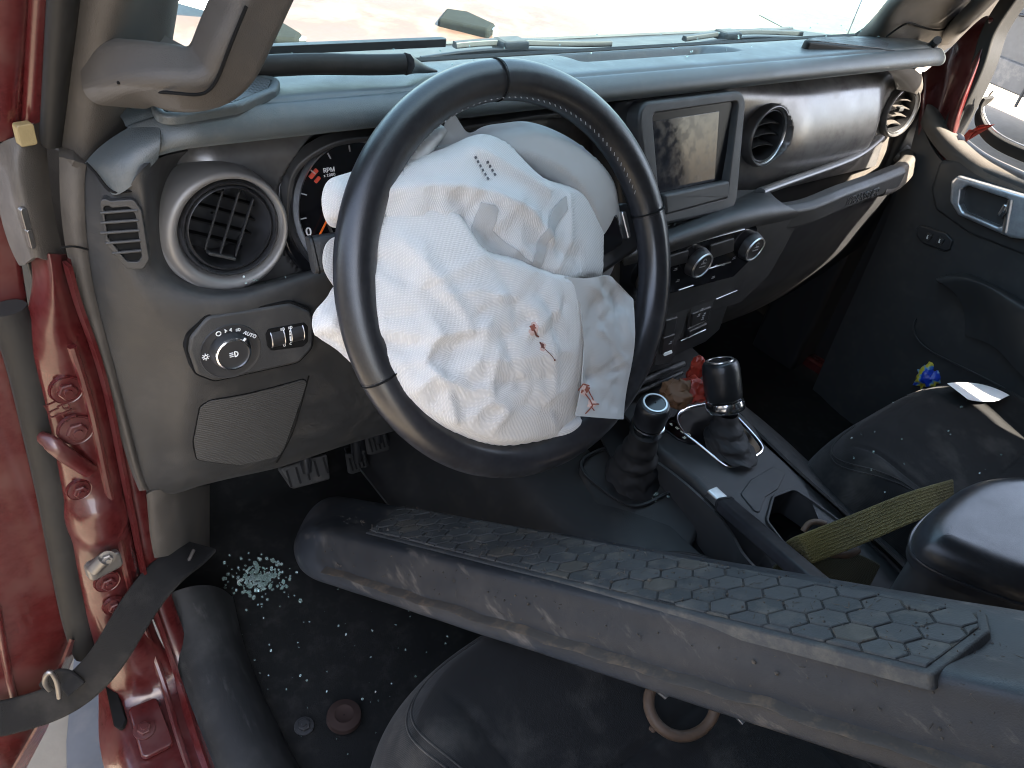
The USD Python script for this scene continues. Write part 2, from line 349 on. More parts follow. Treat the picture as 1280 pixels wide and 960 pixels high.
M['blood'] = flat('dried_blood', (0.21, 0.070, 0.048), 0.85, spec=.1)
M['blood2'] = flat('dark_dried_blood', (0.12, 0.05, 0.04), 0.85, spec=.1)
M['stain'] = flat('faint_pink_stain', (0.50, 0.36, 0.31), 0.85)
M['stopper'] = plastic('dull_black_rubber', (.010, .010, .009), .85, 400, .3, spec=.12)
M['pedal'] = plastic('worn_pedal_rubber', (.042, .040, .037), .7, 400, .4, dust=.4)
M['ink'] = flat('grey_ink', (0.07, 0.07, 0.075), 0.7)
M['white'] = flat('white_print', (0.62, 0.62, 0.6), 0.6)
M['greyprint'] = flat('grey_print', (0.3, 0.3, 0.3), 0.6)
M['orange'] = flat('orange_needle', (0.75, 0.13, 0.01), 0.45)
M['redprint'] = flat('red_print', (0.5, 0.06, 0.03), 0.5)
M['board'] = plastic('side_step_plastic', (0.017, 0.0185, 0.021), 0.5, 900, 0.5, spec=0.35, dust=0.16, dcol=(0.17, 0.145, 0.12), dscale=11, streak=(60, 12, 40))
M['boardedge'] = plastic('muddy_step_edge', (0.040, 0.033, 0.026), 0.8, 500, 0.6, dust=0.7, dcol=(0.17, 0.115, 0.068), dscale=35)
M['tread'] = plastic('step_tread_rubber', (0.030, 0.031, 0.031), 0.75, 700, 0.7, dust=0.55, dcol=(0.13, 0.115, 0.09), dscale=40)
M['treadgap'] = plastic('step_tread_groove', (0.010, 0.009, 0.008), 0.9, 500, 0.6, dust=0.7, dcol=(0.10, 0.08, 0.055), dscale=60)
M['olive'] = weave('olive_webbing', (0.25, 0.195, 0.055), 300, (0.10, 0.085, 0.03), 0.9, 0.9, 0.001, 0.1, var=0.3)
M['olivedk'] = weave('olive_webbing_dark', (0.05, 0.046, 0.02), 300, None, 0.9, 0.9, 0.001, 0.1)
M['tan'] = plastic('weathered_tan', (0.085, 0.052, 0.032), 0.6, 250, 0.6, dust=0.5, dcol=(0.04, 0.028, 0.02), dscale=60)
M['ground'] = plastic('pale_concrete_ground', (0.16, 0.138, 0.11), 0.9, 120, 0.6, dust=0.4, dcol=(0.21, 0.185, 0.15), dscale=3, spec=0.2)
M['dark_ground'] = plastic('grey_green_ground', (0.075, 0.085, 0.08), 0.9, 60, 0.5, dust=0.2, spec=0.2)
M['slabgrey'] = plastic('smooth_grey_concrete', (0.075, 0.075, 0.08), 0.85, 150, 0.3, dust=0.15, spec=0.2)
M['grille'] = usdkit.material(stage, L + 'perforated_grille', {'geo': ('geometry', {}), 'v': ('voronoi_texture', {'scale': 330, 'randomness': 0.15}),
    'mr': ('map_range', {'from_min': 0.25, 'from_max': 0.5, 'to_min': 0.0, 'to_max': 1.0, 'clamp': True}), 'c': ('mix_color', {'a': (0.004, 0.004, 0.004), 'b': (0.05, 0.05, 0.052)}),
    'bu': ('bump', {'strength': 0.8, 'distance': 0.001}), 'p': ('principled_bsdf', {'roughness': 0.5})},
    [('geo.position', 'v.vector'), ('v.distance', 'mr.value'), ('mr.result', 'c.fac'), ('c.result', 'p.base_color'), ('mr.result', 'bu.height'), ('bu.normal', 'p.normal')], surface='p.BSDF')
M['kneegrille'] = usdkit.material(stage, L + 'fine_line_grille', {'geo': ('geometry', {}), 'w': ('wave_texture', {'wave_type': 'bands', 'bands_direction': 'z', 'scale': 95}),
    'c': ('mix_color', {'a': (0.028, 0.028, 0.028), 'b': (0.05, 0.05, 0.048)}), 'bu': ('bump', {'strength': 0.6, 'distance': 0.0008}), 'p': ('principled_bsdf', {'roughness': 0.6})},
    [('geo.position', 'w.vector'), ('w.fac', 'c.fac'), ('c.result', 'p.base_color'), ('w.fac', 'bu.height'), ('bu.normal', 'p.normal')], surface='p.BSDF')
M['screen'] = usdkit.material(stage, L + 'smudged_screen', {'geo': ('geometry', {}), 'n': ('noise_texture', {'scale': 75, 'detail': 4, 'roughness': 0.6}),
    'mr': ('map_range', {'from_min': 0.42, 'from_max': 0.62, 'to_min': 0.05, 'to_max': 0.16, 'clamp': True}), 'c': ('mix_color', {'a': (0.008, 0.008, 0.010), 'b': (0.032, 0.033, 0.038)}), 'p': ('principled_bsdf', {'specular_ior_level': 0.22})},
    [('geo.position', 'n.vector'), ('n.fac', 'mr.value'), ('mr.result', 'p.roughness'), ('n.fac', 'c.fac'), ('c.result', 'p.base_color')], surface='p.BSDF')
M['shard'] = usdkit.material(stage, L + 'shattered_glass', {'p': ('principled_bsdf', {'base_color': (0.60, 0.76, 0.71), 'roughness': 0.04, 'transmission_weight': 0.85, 'ior': 1.5}), }, [], surface='p.BSDF')
M['pane'] = usdkit.material(stage, L + 'windscreen_pane', {'t': ('transparent_bsdf', {'color': (0.72, 0.93, 0.91)}), 'g': ('glossy_bsdf', {'roughness': 0.02, 'color': (1, 1, 1)}), 'f': ('fresnel', {'IOR': 1.5}), 'm': ('mix_closure', {})},
    [('f.fac', 'm.fac'), ('t.BSDF', 'm.closure1'), ('g.BSDF', 'm.closure2')], surface='m.closure')
M['tyre'] = plastic('tyre_rubber', (0.012, 0.012, 0.013), 0.85, 200, 0.3, dust=0.4, dcol=(0.05, 0.045, 0.04))
M['addedcar'] = plastic('added_vehicle_paint', (0.115, 0.112, 0.11), 0.4, 300, 0.05, dust=0.3, dcol=(.2,.185,.165), coat=0.6)
M['leaf'] = flat('dull_red_foil', (0.30, 0.035, 0.02), 0.4)
M['brownfoil'] = flat('brown_paper', (0.16, 0.08, 0.04), 0.6)
M['blue'] = usdkit.material(stage, L + 'blue_yellow_wrapper', {'tc': ('texture_coordinate', {}), 'n': ('noise_texture', {'scale': 45, 'detail': 2}), 'r': ('rgb_ramp', {'ramp': [(0, (0.01, 0.03, 0.3)), (0.45, (0.015, 0.06, 0.5)), (0.5, (0.12, 0.35, 0.6)), (0.56, (0.6, 0.5, 0.05)), (1, (0.65, 0.6, 0.08))]}), 'p': ('principled_bsdf', {'roughness': 0.3})},
    [('tc.object', 'n.vector'), ('n.fac', 'r.fac'), ('r.color', 'p.base_color')], surface='p.BSDF')
M['paper'] = plastic('white_paper', (0.68, 0.68, 0.68), 0.8, 200, 0.1, dust=0.5, dcol=(0.6, 0.3, 0.25), dscale=30)

# ================================================================== THE SETTING
def rows_from(fn, rows): return [[fn(*c) if len(c) == 3 else c for c in r] for r in rows]
gx, gy = np.meshgrid(np.linspace(-60, 60, 81), np.linspace(-60, 60, 81), indexing='ij')
gz = np.zeros_like(gx) + 0.0
g = grid_mesh(np.stack([gx, gy, gz], -1))
if g.face_normals[0, 2] < 0: g.invert()
usdkit.mesh(stage, '/World/ground', g, M['ground']); tag(stage.GetPrimAtPath('/World/ground'), 'pale sunlit concrete ground around the wrecked car', 'ground', kind='structure')
pts = [Z(948, 19, 0), Z(1016, 11, 0), Z(1075, 26, 0), Z(1112, 45, 0), Z(1105, 62, 0), Z(1030, 62, 0)]  # flat dark grey-green polygon laid just above the pale ground
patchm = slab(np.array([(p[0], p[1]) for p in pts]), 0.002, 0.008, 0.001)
solo('dark_ground_patch', patchm, M['dark_ground'], 'flat dark grey-green area on the bright ground beyond the passenger side of the bonnet', 'dark_ground', kind='structure')
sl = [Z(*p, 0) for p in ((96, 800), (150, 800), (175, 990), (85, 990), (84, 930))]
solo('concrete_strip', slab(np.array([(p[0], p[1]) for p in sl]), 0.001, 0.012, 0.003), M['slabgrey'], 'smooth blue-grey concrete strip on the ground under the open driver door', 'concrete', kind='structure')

# ================================================================== CAR BODY
body = thing('car_body', 'dark red off-road car body with bare hinge pillar, sill and pillar trims around the cabin', 'car', (0, 0, 0.5))
# floor with carpet, tunnel and toe board
cx, cy = np.meshgrid(np.linspace(-0.735, 0.74, 190), np.linspace(-1.3, 0.42, 200), indexing='ij')
tun = smooth01((0.24 - np.abs(cx + 0.01)) / 0.06) * 0.17
toe = np.clip((cy - 0.2) / 0.22, 0, 1) ** 1.5 * 0.30
hx = smooth01((np.abs(cx) - 0.66) / 0.07) * 0.03
cz = 0.615 + np.maximum(tun, toe) + hx + 0.010 * fbm(np.stack([cx, cy, 0 * cx], -1), 6, 3) + 0.004 * fbm(np.stack([cx, cy, 0 * cx], -1), 40, 4)
c = grid_mesh(np.stack([cx, cy, cz], -1))
if c.face_normals[:, 2].mean() < 0: c.invert()
part(body, 'floor_carpet', c, M['carpet'], True, 'worn black floor carpet dusted with glass crumbs')
part(body, 'firewall', [boxm((0, 0.44, 0.89), (1.46, 0.02, 0.60)), boxm((-0.745, 0.26, 0.90), (0.02, 0.36, 0.60)), boxm((0.76, 0.26, 0.90), (0.02, 0.36, 0.60))], M['void'])
# cowl between windscreen and bonnet
rows = [[(x, 0.135, 1.286), (x, 0.16, 1.284), (x, 0.22, 1.276), (x, 0.30, 1.262), (x, 0.335, 1.258)] for x in (-0.68, -0.3, 0.3, 0.72)]
part(body, 'cowl_panel', patch(rows, 12, 30, 0.004), M['black'])
# windscreen
W0 = np.array([0, 0.160, 1.292]); WD = np.array([0, -0.40, 0.45]) / np.linalg.norm([0.4, 0.45])
pane = [[W0 + [x, 0, 0] + WD * s for s in (0, 0.3, 0.6)] for x in (-0.675, 0, 0.655)]
wm = patch(pane, 3, 3, 0.0, k=1)
if wm.face_normals[:, 1].mean() > 0: wm.invert()      # its face is the cabin side
part(body, 'windscreen', wm, M['pane'])
part(body, 'windscreen_gasket', [tube([W0 + (-0.68, 0, 0), W0 + (0.66, 0, 0)], 0.009), tube([W0 + (0.66, 0, 0), W0 + (0.66, 0, 0) + WD * .62], 0.010), tube([W0 + (-0.685, 0, 0), W0 + (-0.685, 0, 0) + WD * .62], 0.010)], M['rubber'])
# roof and the closed rear of the cabin
part(body, 'roof_panel', [boxm((0, -1.33, 1.80), (1.42, 2.15, 0.035), 0.012), boxm((0, -0.27, 1.765), (1.30, 0.08, 0.07), 0.02)], M['black'])
part(body, 'rear_quarter', boxm((-0.73, -1.72, 1.2), (0.03, 1.3, 1.2)), M['red'])
part(body, 'rear_quarter', boxm((0.75, -1.68, 1.2), (0.03, 1.4, 1.2)), M['red'])
part(body, 'tailgate', boxm((0, -2.38, 1.2), (1.46, 0.03, 1.2)), M['red'])
part(body, 'b_pillar', boxm((-0.72, -1.03, 1.2), (0.06, 0.14, 1.2), 0.012), M['trim'])
part(body, 'b_pillar', boxm((0.735, -.88, 1.2), (0.06, 0.26, 1.2), 0.012), M['trim'])
part(body, 'roof_rail', [boxm((-0.70, -0.68, 1.765), (0.05, 0.85, 0.05), 0.012)], M['trim'])
part(body, 'roof_rail', [boxm((0.715, -0.62, 1.745), (0.05, 0.80, 0.09), 0.012)], M['trim'])
# left windscreen pillar: outer painted frame, seal, inner trim
def PL(px, py, dy=0.0, a=24):   # plane lying along the raked pillar
    return hp(px, py, (-0.7, 0.02 + dy, 1.30), (0, -math.cos(math.radians(a)), -math.sin(math.radians(a))))
def pil(cols, top=-190, bot=None):
    out = []
    for (xt, yt), (xb, yb), dy in cols:      # column from the frame's top edge to its foot, carried on upwards
        a, b = PL(xt, yt, dy), PL(xb, yb, dy)
        out.append([b, b + (a - b) * 0.5, a, a + (a - b) * 1.2, a + (a - b) * 2.4])
    return [[out[j][i] for j in range(len(out))] for i in range(5)]
part(body, 'pillar_frame', patch(pil([((-50, 0), (-70, 190), .0), ((12, 0), (0, 172), -.006), ((26, 0), (15, 165), -.002), ((34, 0), (24, 160), .010), ((40, 0), (31, 155), .010), ((45, 0), (36, 152), -.004), ((64, 0), (56, 142), .004)]), 24, 60, 0.004, k=2), M['red'])
part(body, 'door_seal', patch(pil([((64, 0), (56, 150), .006), ((70, 0), (58, 178), -.012), ((86, 0), (66, 182), -.010), ((94, 0), (72, 182), .010), ((104, 0), (78, 186), .012)]), 24, 36, 0.004, k=2), M['rubber'])
part(body, 'pillar_trim', patch(pil([((100, 0), (74, 186), .012), ((110, 0), (82, 188), .002), ((128, 0), (96, 192), -.006), ((150, 0), (112, 203), -.004), ((180, 0), (150, 196), .02), ((214, 0), (190, 152), .050), ((208, 0), (188, 150), .11)]), 24, 60, 0.004, k=2), M['trim'], label='brown-grey inner trim of the driver side windscreen pillar')
part(body, 'pillar_trim_foot', patch([[PL(73, 183, -.002), PL(92, 188, -.009), PL(109, 201, -.006)], [Y(74, 197, .006), Y(92, 200, -.003), Y(107, 207, .0)]], 6, 14, 0.005, k=1), M['trim'])
part(body, 'pillar_trim_base', boxm((-.705, .085, 1.24), (.12, .03, .26), .01), M['trim'])
# grab handle on the driver pillar
hw = [PL(150, 92, -.004), PL(178, 92, -.03), PL(215, 98, -.05), PL(250, 98, -.058), PL(275, 82, -.058), PL(292, 50, -.056), PL(310, 10, -.05), PL(345, -70, -.04), PL(380, -150, -.02), PL(392, -190, 0.03)]
hp_ = spl(hw, 60)
sc = np.interp(np.linspace(0, 1, 60), [0, .12, .3, .45, .6, 1], [1.3, 1.05, .92, 1.0, 1.0, 1.0])
hm = sweep(hp_, rnd([(-.021, -.018), (.021, -.018), (.021, .018), (-.021, .018)], .010), up=np.array([0, -.9, -.45]), scale=np.stack([sc, sc], 1))
hnd = part(body, 'grab_handle', hm, M['trim'], 50, 'grab handle on the driver side windscreen pillar')
part(body, 'grab_handle_seam', tube(spl([PL(147, 103, -.045), PL(178, 112, -.05), PL(225, 117, -.079), PL(258, 115, -.081), PL(283, 70, -.079), PL(308, 8, -.072)], 40), .0012, 6), M['void'])
part(body, 'grab_handle_web', patch([[PL(160, 78, .01), PL(185, 66, -.01), PL(206, 44, .012)], [PL(172, 86, -.025), PL(205, 78, -.035), PL(232, 58, -.02)], [PL(200, 92, -.05), PL(238, 92, -.055), PL(266, 74, -.045)]], 14, 14, 0.01, k=2), M['trim'])
# right windscreen pillar
def PR(px, py, dy=0.0): return hp(px, py, (0.62, 0.06 + dy, 1.32), (0, -0.86, -0.5))
part(body, 'pillar_trim', patch([[PR(1072, 47, .03), PR(1115, 58, .0), PR(1158, 66, .01), PR(1166, 66, .05)], [PR(1098, 20, .03), PR(1125, 40, -.012), PR(1178, 52, .0), PR(1190, 52, .05)], [PR(1121, -4, .03), PR(1150, 8, -.015), PR(1212, 26, .0), PR(1222, 28, .05)], [PR(1175, -58, .03), PR(1215, -44, -.015), PR(1292, -38, .0), PR(1302, -36, .05)],
                                 [PR(1235, -120, .03), PR(1275, -110, -.015), PR(1372, -106, .0), PR(1385, -104, .05)]], 30, 30, 0.005, k=3), M['trim'], label='inner trim of the passenger side windscreen pillar')
part(body, 'pillar_trim_seam', tube(spl([PR(1108, 46, -.02), PR(1120, 37, -.022), PR(1132, 30, -.024), PR(1150, 33, -.024), PR(1178, 37, -.022), PR(1186, 32, -.02), PR(1220, 6, -.02), PR(1252, -22, -.02)], 40), .0016, 6), M['void'])
hw = [PR(1188, 45, 0.0), PR(1192, 38, -.02), PR(1210, 20, -.045), PR(1240, -10, -.05), PR(1280, -50, -.05)]
part(body, 'grab_handle', sweep(spl(hw, 30), circ(.020, 14, .014), up=(0, -.86, -.5)), M['trim'], 50, 'grab handle on the passenger side windscreen pillar')
part(body, 'pillar_recess', patch([[PR(1160, 2, -.012), PR(1180, 18, -.016), PR(1206, 20, -.012)], [PR(1185, -40, -.012), PR(1210, -35, -.018), PR(1250, -30, -.012)]], 8, 8, 0.004, k=1), M['black'])
# passenger hinge pillar, painted
part(body, 'hinge_pillar', patch([[X(1152, 90, 0.662), X(1168, 80, 0.672), X(1196, 52, 0.692), X(1224, 25, 0.692), X(1236, 25, 0.672)], [X(1150, 120, 0.662), X(1166, 118, 0.672), X(1188, 108, 0.687), X(1212, 92, 0.667), X(1222, 88, 0.692)],
                                  [X(1148, 160, 0.662), X(1160, 160, 0.672), X(1174, 158, 0.682), X(1190, 150, 0.662), X(1200, 165, 0.692)], [X(1138, 230, 0.662), X(1146, 235, 0.672), X(1156, 240, 0.672), X(1170, 240, 0.682), X(1185, 240, 0.702)], [X(1085, 340, 0.672), X(1095, 345, 0.672), X(1110, 350, 0.672), X(1130, 350, 0.682), X(1150, 350, 0.702)]], 40, 30, .006, k=3), M['red'], label='dark red painted passenger hinge pillar')
part(body, 'windscreen_frame', tube([Y(1140, 84, .03), Y(1160, 62, .0), Y(1172, 50, -.02)], .007, 8), M['black'])
# driver hinge pillar running into the sill
hpl = [[Y(30, 300, .03), Y(45, 320, .012), Y(60, 318, -.004), Y(74, 318, .004), Y(84, 318, .02)],
       [Y(36, 380, .03), Y(50, 380, .012), Y(66, 378, -.004), Y(84, 372, .004), Y(96, 370, .02)],
       [Y(24, 445, .04), Y(46, 440, .016), Y(70, 436, .004), Y(98, 430, .008), Y(114, 424, .02)],
       [Y(42, 510, .04), Y(62, 510, .016), Y(86, 508, .008), Y(116, 505, .008), Y(134, 500, .02)],
       [Y(60, 600, .04), Y(82, 604, .014), Y(106, 604, .004), Y(136, 600, .006), Y(152, 598, .02)],
       [Y(78, 690, .04), Y(98, 692, .012), Y(124, 692, .0), Y(152, 690, .002), Y(168, 686, .015)],
       [Y(98, 760, .03), Y(114, 764, .004), Y(138, 762, -.006), Y(166, 758, -.004), Y(184, 752, .01)],
       [Y(118, 815, .012), Y(132, 818, -.012), Y(154, 814, -.03), Y(182, 808, -.03), Y(200, 800, -.015)],
       [(-.826, -.012, .590), (-.806, -.030, .630), (-.785, -.040, .638), (-.752, -.045, .635), (-.735, -.05, .640)],
       [(-.842, -.10, .575), (-.822, -.118, .622), (-.80, -.12, .628), (-.765, -.125, .626), (-.747, -.13, .632)],
       [(-.845, -.4, .57), (-.825, -.4, .62), (-.80, -.4, .625), (-.77, -.4, .624), (-.75, -.4, .632)], [(-.845, -1.0, .57), (-.825, -1.0, .62), (-.80, -1.0, .625), (-.77, -1.0, .624), (-.75, -1.0, .632)]]
part(body, 'hinge_pillar', patch(hpl, 110, 40, .005, k=3, fn=lambda p: p + np.array([0, -1, 0.3]) * (0.004 * fbm(p, 22, 5, 3) + 0.010 * smooth01((.040 - np.linalg.norm((p - Y(124, 652, .005)) * [1, .3, 1.0], axis=-1)) / .016))[..., None]), M['red'], 60, label='dark red painted driver hinge pillar and sill with bolt heads')
fl = [Y(84, 330, -.004), Y(98, 380, -.004), Y(116, 430, -.002), Y(136, 500, .0), Y(152, 580, .0), Y(164, 640, .0), Y(176, 700, -.002), Y(190, 755, -.012), (-.738, -.05, .655), (-.745, -.12, .645), (-.752, -.3, .64), (-.752, -.9, .64)]
part(body, 'pillar_flange', sweep(spl(fl, 70), [(-.0016, -.006), (.0016, -.006), (.0016, .006), (-.0016, .006)], up=(0.15, -1, .4)), M['red'], 20)
fl2 = [p + np.array([-.016, .004, 0]) for p in map(np.asarray, fl)]
part(body, 'pillar_flange', sweep(spl(fl2[2:], 70), circ(.004, 8), up=(0.15, -1, .4)), M['red'], 40)
# strip of red inside the flange
part(body, 'pillar_return', patch([[np.asarray(a) + (.002, .008, 0), np.asarray(a) + (.014, .006, 0), np.asarray(a) + (.024, .014, 0)] for a in fl], 60, 8, .003, k=2), M['red'], 40)
HP = Plane(Y(88, 540, .006), (0.05, -1, 0.12))
for (px, py), r, s in (((83, 487), .0085, 1), ((95, 537), .0095, 1), ((99, 612), .007, 1), ((134, 727), .008, 1), ((142, 757), .007, 1)):
    m = bolt(r, .007); o = Y(px, py, .004 if py < 700 else -.008)
    part(body, 'hinge_bolt', Plane(o, HP.n).put(m), M['red'], 30)
    part(body, 'bolt_seat', Plane(o, HP.n).put(lathe([(r * 1.75, -.002), (r * 1.65, .0015), (r * 1.5, .0008), (.0001, .0008)], 24)), M['red'], 50)
for (px, py), s in (((84, 516), 'PLE'), ((66, 512), 'LU')):
    m = rot2(text(s, .010, .0012), -80); part(body, 'embossed_mark', Plane(Y(px, py, .003), HP.n).put(m), M['red'], 20)
part(body, 'pillar_rib', sweep(spl([Y(55, 548, .008), Y(66, 556, -.004), Y(84, 570, -.006), Y(112, 588, .004)], 24), circ(.008, 10, .006), up=(0, -1, .1)), M['red'], 60)
part(body, 'door_check_bracket', [Plane(Y(130, 706, -.012), (0.2, -1, .2)).put(slab(rrect(.036, .022, .006), -.004, .005, .003))], M['steel'], 40)
part(body, 'door_check_pin', [tube([Y(117, 712, -.02), Y(130, 699, -.022)], .0075, 12), Plane(Y(133, 697, -.020), (0, -1, .2)).put(bolt(.006, .006))], M['steel'], 40)
SPp = Plane(Z(186, 914, .636), (.1, -.1, 1)); part(body, 'sill_plate_bolted', SPp.put(slab(rnd(SPp.uvs([(160, 886), (196, 872), (218, 930), (178, 950)]), .006), -.004, .003, .002)), M['red'], 50)
part(body, 'hinge_bolt', Plane(Z(180, 912, .641), (.1, -.1, 1)).put(bolt(.008, .006)), M['red'], 30)
SLp = Plane(Z(142, 868, .634), (-.25, 0, 1)); part(body, 'sill_slot', SLp.put(slab(rnd(SLp.uvs([(128, 838), (138, 836), (158, 900), (152, 914), (143, 908)]), .004), -.004, .0025, .001)), M['void'])
# black rubber strip between pillar and open door
part(body, 'hinge_seal', sweep(spl([Y(8, 385, .03), Y(28, 440, .03), Y(47, 520, .03), Y(66, 610, .03), Y(82, 700, .026), Y(98, 780, .02), Y(110, 815, .02)], 40), circ(.0155, 14, .012), up=(0, -1, .1)), M['rubber'], 60)
# plastic cover on the pillar at the top of the hinge
part(body, 'hinge_cover', patch([[Y(-14, 196, .03), Y(6, 176, .004), Y(22, 170, .0), Y(38, 158, -.002), Y(54, 140, .02)], [Y(-6, 240, .03), Y(10, 226, .0), Y(22, 215, -.010), Y(40, 210, -.002), Y(60, 205, .02)], [Y(6, 290, .03), Y(18, 275, .002), Y(32, 265, -.012), Y(48, 258, -.003), Y(66, 255, .02)], [Y(24, 332, .03), Y(34, 328, .006), Y(45, 322, -.008), Y(62, 326, -.002), Y(80, 322, .02)]], 30, 30, .006, k=3), M['trim'], 50, label='scuffed plastic cover above the driver door hinge')
part(body, 'hinge_cover_tab', Plane(Y(31, 167, -.006), (0.2, -1, 0)).put(slab(rrect(.012, .016, .002), -.003, .004, .001)), plastic('yellowed_tab', (.17, .13, .06), .6))
part(body, 'hinge_cover_slot', [Plane(Y(31, 273, -.014), (0.4, -1, 0)).put(slab(rrect(.005, .018, .002), -.002, .002, .0005)), Plane(Y(38, 298, -.014), (0.4, -1, 0)).put(slab(rrect(.004, .016, .0015), -.002, .002, .0005))], M['steel'])
# sill scuff plate and kick trim
sc_ = [[(-.733, .03, .70), (-.705, .02, .715), (-.668, .02, .70), (-.635, .03, .635)], [(-.735, -.05, .648), (-.715, -.055, .672), (-.68, -.06, .668), (-.652, -.06, .625)], [(-.742, -.2, .640), (-.722, -.2, .665), (-.685, -.2, .662), (-.658, -.2, .618)], [(-.745, -.5, .640), (-.722, -.5, .665), (-.685, -.5, .662), (-.658, -.5, .618)], [(-.745, -1., .640), (-.722, -1., .665), (-.685, -1., .662), (-.658, -1., .618)]]
part(body, 'sill_plate', patch(sc_, 60, 24, .004, k=3), M['mat'], 50, label='scuffed dark sill plate beside the driver footwell')
part(body, 'kick_trim', patch([[Y(183, 618, .006), Y(200, 612, .004), Y(222, 612, .03), Y(262, 606, .14)], [Y(186, 655, .006), Y(206, 652, .006), Y(232, 650, .04), Y(262, 660, .14)], [Y(190, 698, .005), Y(214, 694, .008), Y(240, 690, .045), Y(262, 700, .14)]], 20, 24, .004, k=2), M['trim'], 50)
part(body, 'kick_trim', [boxm((.705, .05, .90), (.11, .12, .66), .01), boxm((.735, -.09, .87), (.03, .30, .56), .01)], M['black'], label='dark trim in the passenger footwell')
part(body, 'sill', boxm((.745, -.5, .585), (.12, 1.1, .12), .015), M['red'], label='painted passenger sill')
# bonnet
rows = []
for x in np.linspace(-.70, .70, 9):
    rows.append([(x, y, 1.255 - .05 * abs(x / .7) ** 3 - .02 * (y - .34) + .012 * math.exp(-((x - .0) / .33) ** 4) * smooth01((y - .4) / .2)) for y in np.linspace(.335, 1.5, 12)])
hood = thing('bonnet', 'sun-bleached dark red bonnet seen through the windscreen', 'bonnet', (0, .335, 1.2))
part(hood, 'skin', patch(rows, 60, 60, .006, k=3), M['hood'], 60)
HN = Plane((-.35, .45, 1.247), (0, .02, 1), (1, 0, 0))
for pp in ([(322, 58), (334, 44), (352, 42), (378, 58), (372, 66), (346, 64)], [(546, 38), (556, 24), (584, 28), (618, 44), (610, 52), (576, 44)]):
    b = part(hood, 'bump_stop', HN.put(move(slab(rnd(HN.uvs(pp), .006), 0, .018, .006), 0, 0, 0)), M['stopper'], 40)
    e = HN.uv(pp[3][0] - 4, pp[3][1] + 2)
    part(hood, 'clip_nut', HN.put(move(slab(circ(.011, 6), 0, .014, .002), e[0], e[1], 0)), M['alu'], 20)
# sticker lettering on the bonnet
SP = Plane(D(250, -12, 1.35), RM[2] * -1 + np.array([0, 0, .6]), right)
part(hood, 'sticker', Plane(Z(252, -8, 1.262), (0, -.25, 1), (1, -.7, 0)).put(slab(rrect(.19, .09, .01), 0, .002, .0008)), M['white'])
STP = Plane(Z(252, -5, 1.265), (0, -.25, 1), (1, -.72, 0))
for k in range(7):      # worn, no longer readable letters
    part(hood, 'worn_letter', STP.put(cat([boxm((-.062 + k * .013, -.004 * (k % 2), .0006), (.0022, .018 - .006 * (k % 3 == 1), .0008)), boxm((-.058 + k * .013, -.009, .0006), (.006, .0022, .0008))])), M['ink'], 20)
part(hood, 'sticker_number', STP.put(move(text('10', .020, .0008, True), .052, 0, .0004)), M['ink'], 20)

# ================================================================== DASHBOARD
dash = thing('dashboard', 'dark grey dashboard with round air vents, central screen and silver-grey passenger band', 'dashboard', (0, .1, 0.9))
# soft top pad: a profile carried along the width, with a tray sunk into it
prof = np.array([(.150, 1.286), (.128, 1.304), (.08, 1.323), (.04, 1.3315), (.0, 1.334), (-.014, 1.3335), (-.0175, 1.3315), (-.021, 1.3325), (-.030, 1.328), (-.0365, 1.320), (-.037, 1.313), (-.032, 1.307), (-.018, 1.304), (.02, 1.304)])
pp = spl(prof, 150)
xs = np.linspace(-.684, .640, 420)
PX, PS = np.meshgrid(xs, np.arange(len(pp)), indexing='ij')
py_, pz_ = pp[PS, 0].copy(), pp[PS, 1].copy()
endl = np.clip((-.640 - PX) / .06, 0, 1); endr = np.clip((PX - .56) / .09, 0, 1)
pz_ -= .032 * endl ** 2 + .010 * endr ** 2; py_ += .040 * endl ** 2 + .02 * endr ** 2
tray = smooth01((PX + .185) / .02) * smooth01((.118 - PX + (py_ - .05) * -.2) / .03) * smooth01((py_ - .022) / .012) * smooth01((.086 - py_) / .012)
pz_ -= .016 * tray
pad = grid_mesh(np.stack([PX, py_, pz_], -1))
if pad.face_normals[len(pad.faces) // 3, 2] < 0: pad.invert()
pad_p = part(dash, 'top_pad', pad, M['pad'], 60, 'blue-lit soft top pad of the dashboard')
ZP = Plane((0, .05, 1.3345), (0, .02, 1))
part(dash, 'defrost_slot', ZP.put(slab(rnd([(-.60, .075), (-.30, .075), (-.30, .085), (-.60, .085)], .004), -.01, -.0015, .0005)), M['black'])
TW = Plane(Z(255, 120, 1.335), (-.05, -.05, 1))
tg = TW.uvs([(188, 134), (200, 118), (250, 100), (312, 92), (352, 102), (346, 116), (300, 136), (232, 148), (198, 152)])
tin = inset(ccw(rnd(tg, .012)), .0075)
tws = part(dash, 'tweeter_cover', TW.put(slab(rnd(tg, .012), -.004, .0035, .0028, holes=[tin])), M['pad'], 50, 'blue-grey rim of the tweeter grille at the left end')
part(dash, 'tweeter_grille', TW.put(slab(tin, -.006, .0026, .001)), M['grille'], label='perforated black tweeter grille')
TW2 = Plane(Z(1080, 58, 1.332), (.05, -.05, 1))
tg = TW2.uvs([(1000, 55), (1010, 50), (1050, 48), (1095, 52), (1120, 62), (1118, 67), (1085, 64)])
part(dash, 'tweeter_cover', TW2.put(slab(rnd(tg, .006), -.02, .004, .003)), M['rubber'], 50, 'tweeter cover at the passenger end')
part(dash, 'tweeter_grille', TW2.put(slab(inset(ccw(rnd(tg, .006)), .006), .002, .0052, .001)), M['grille'])
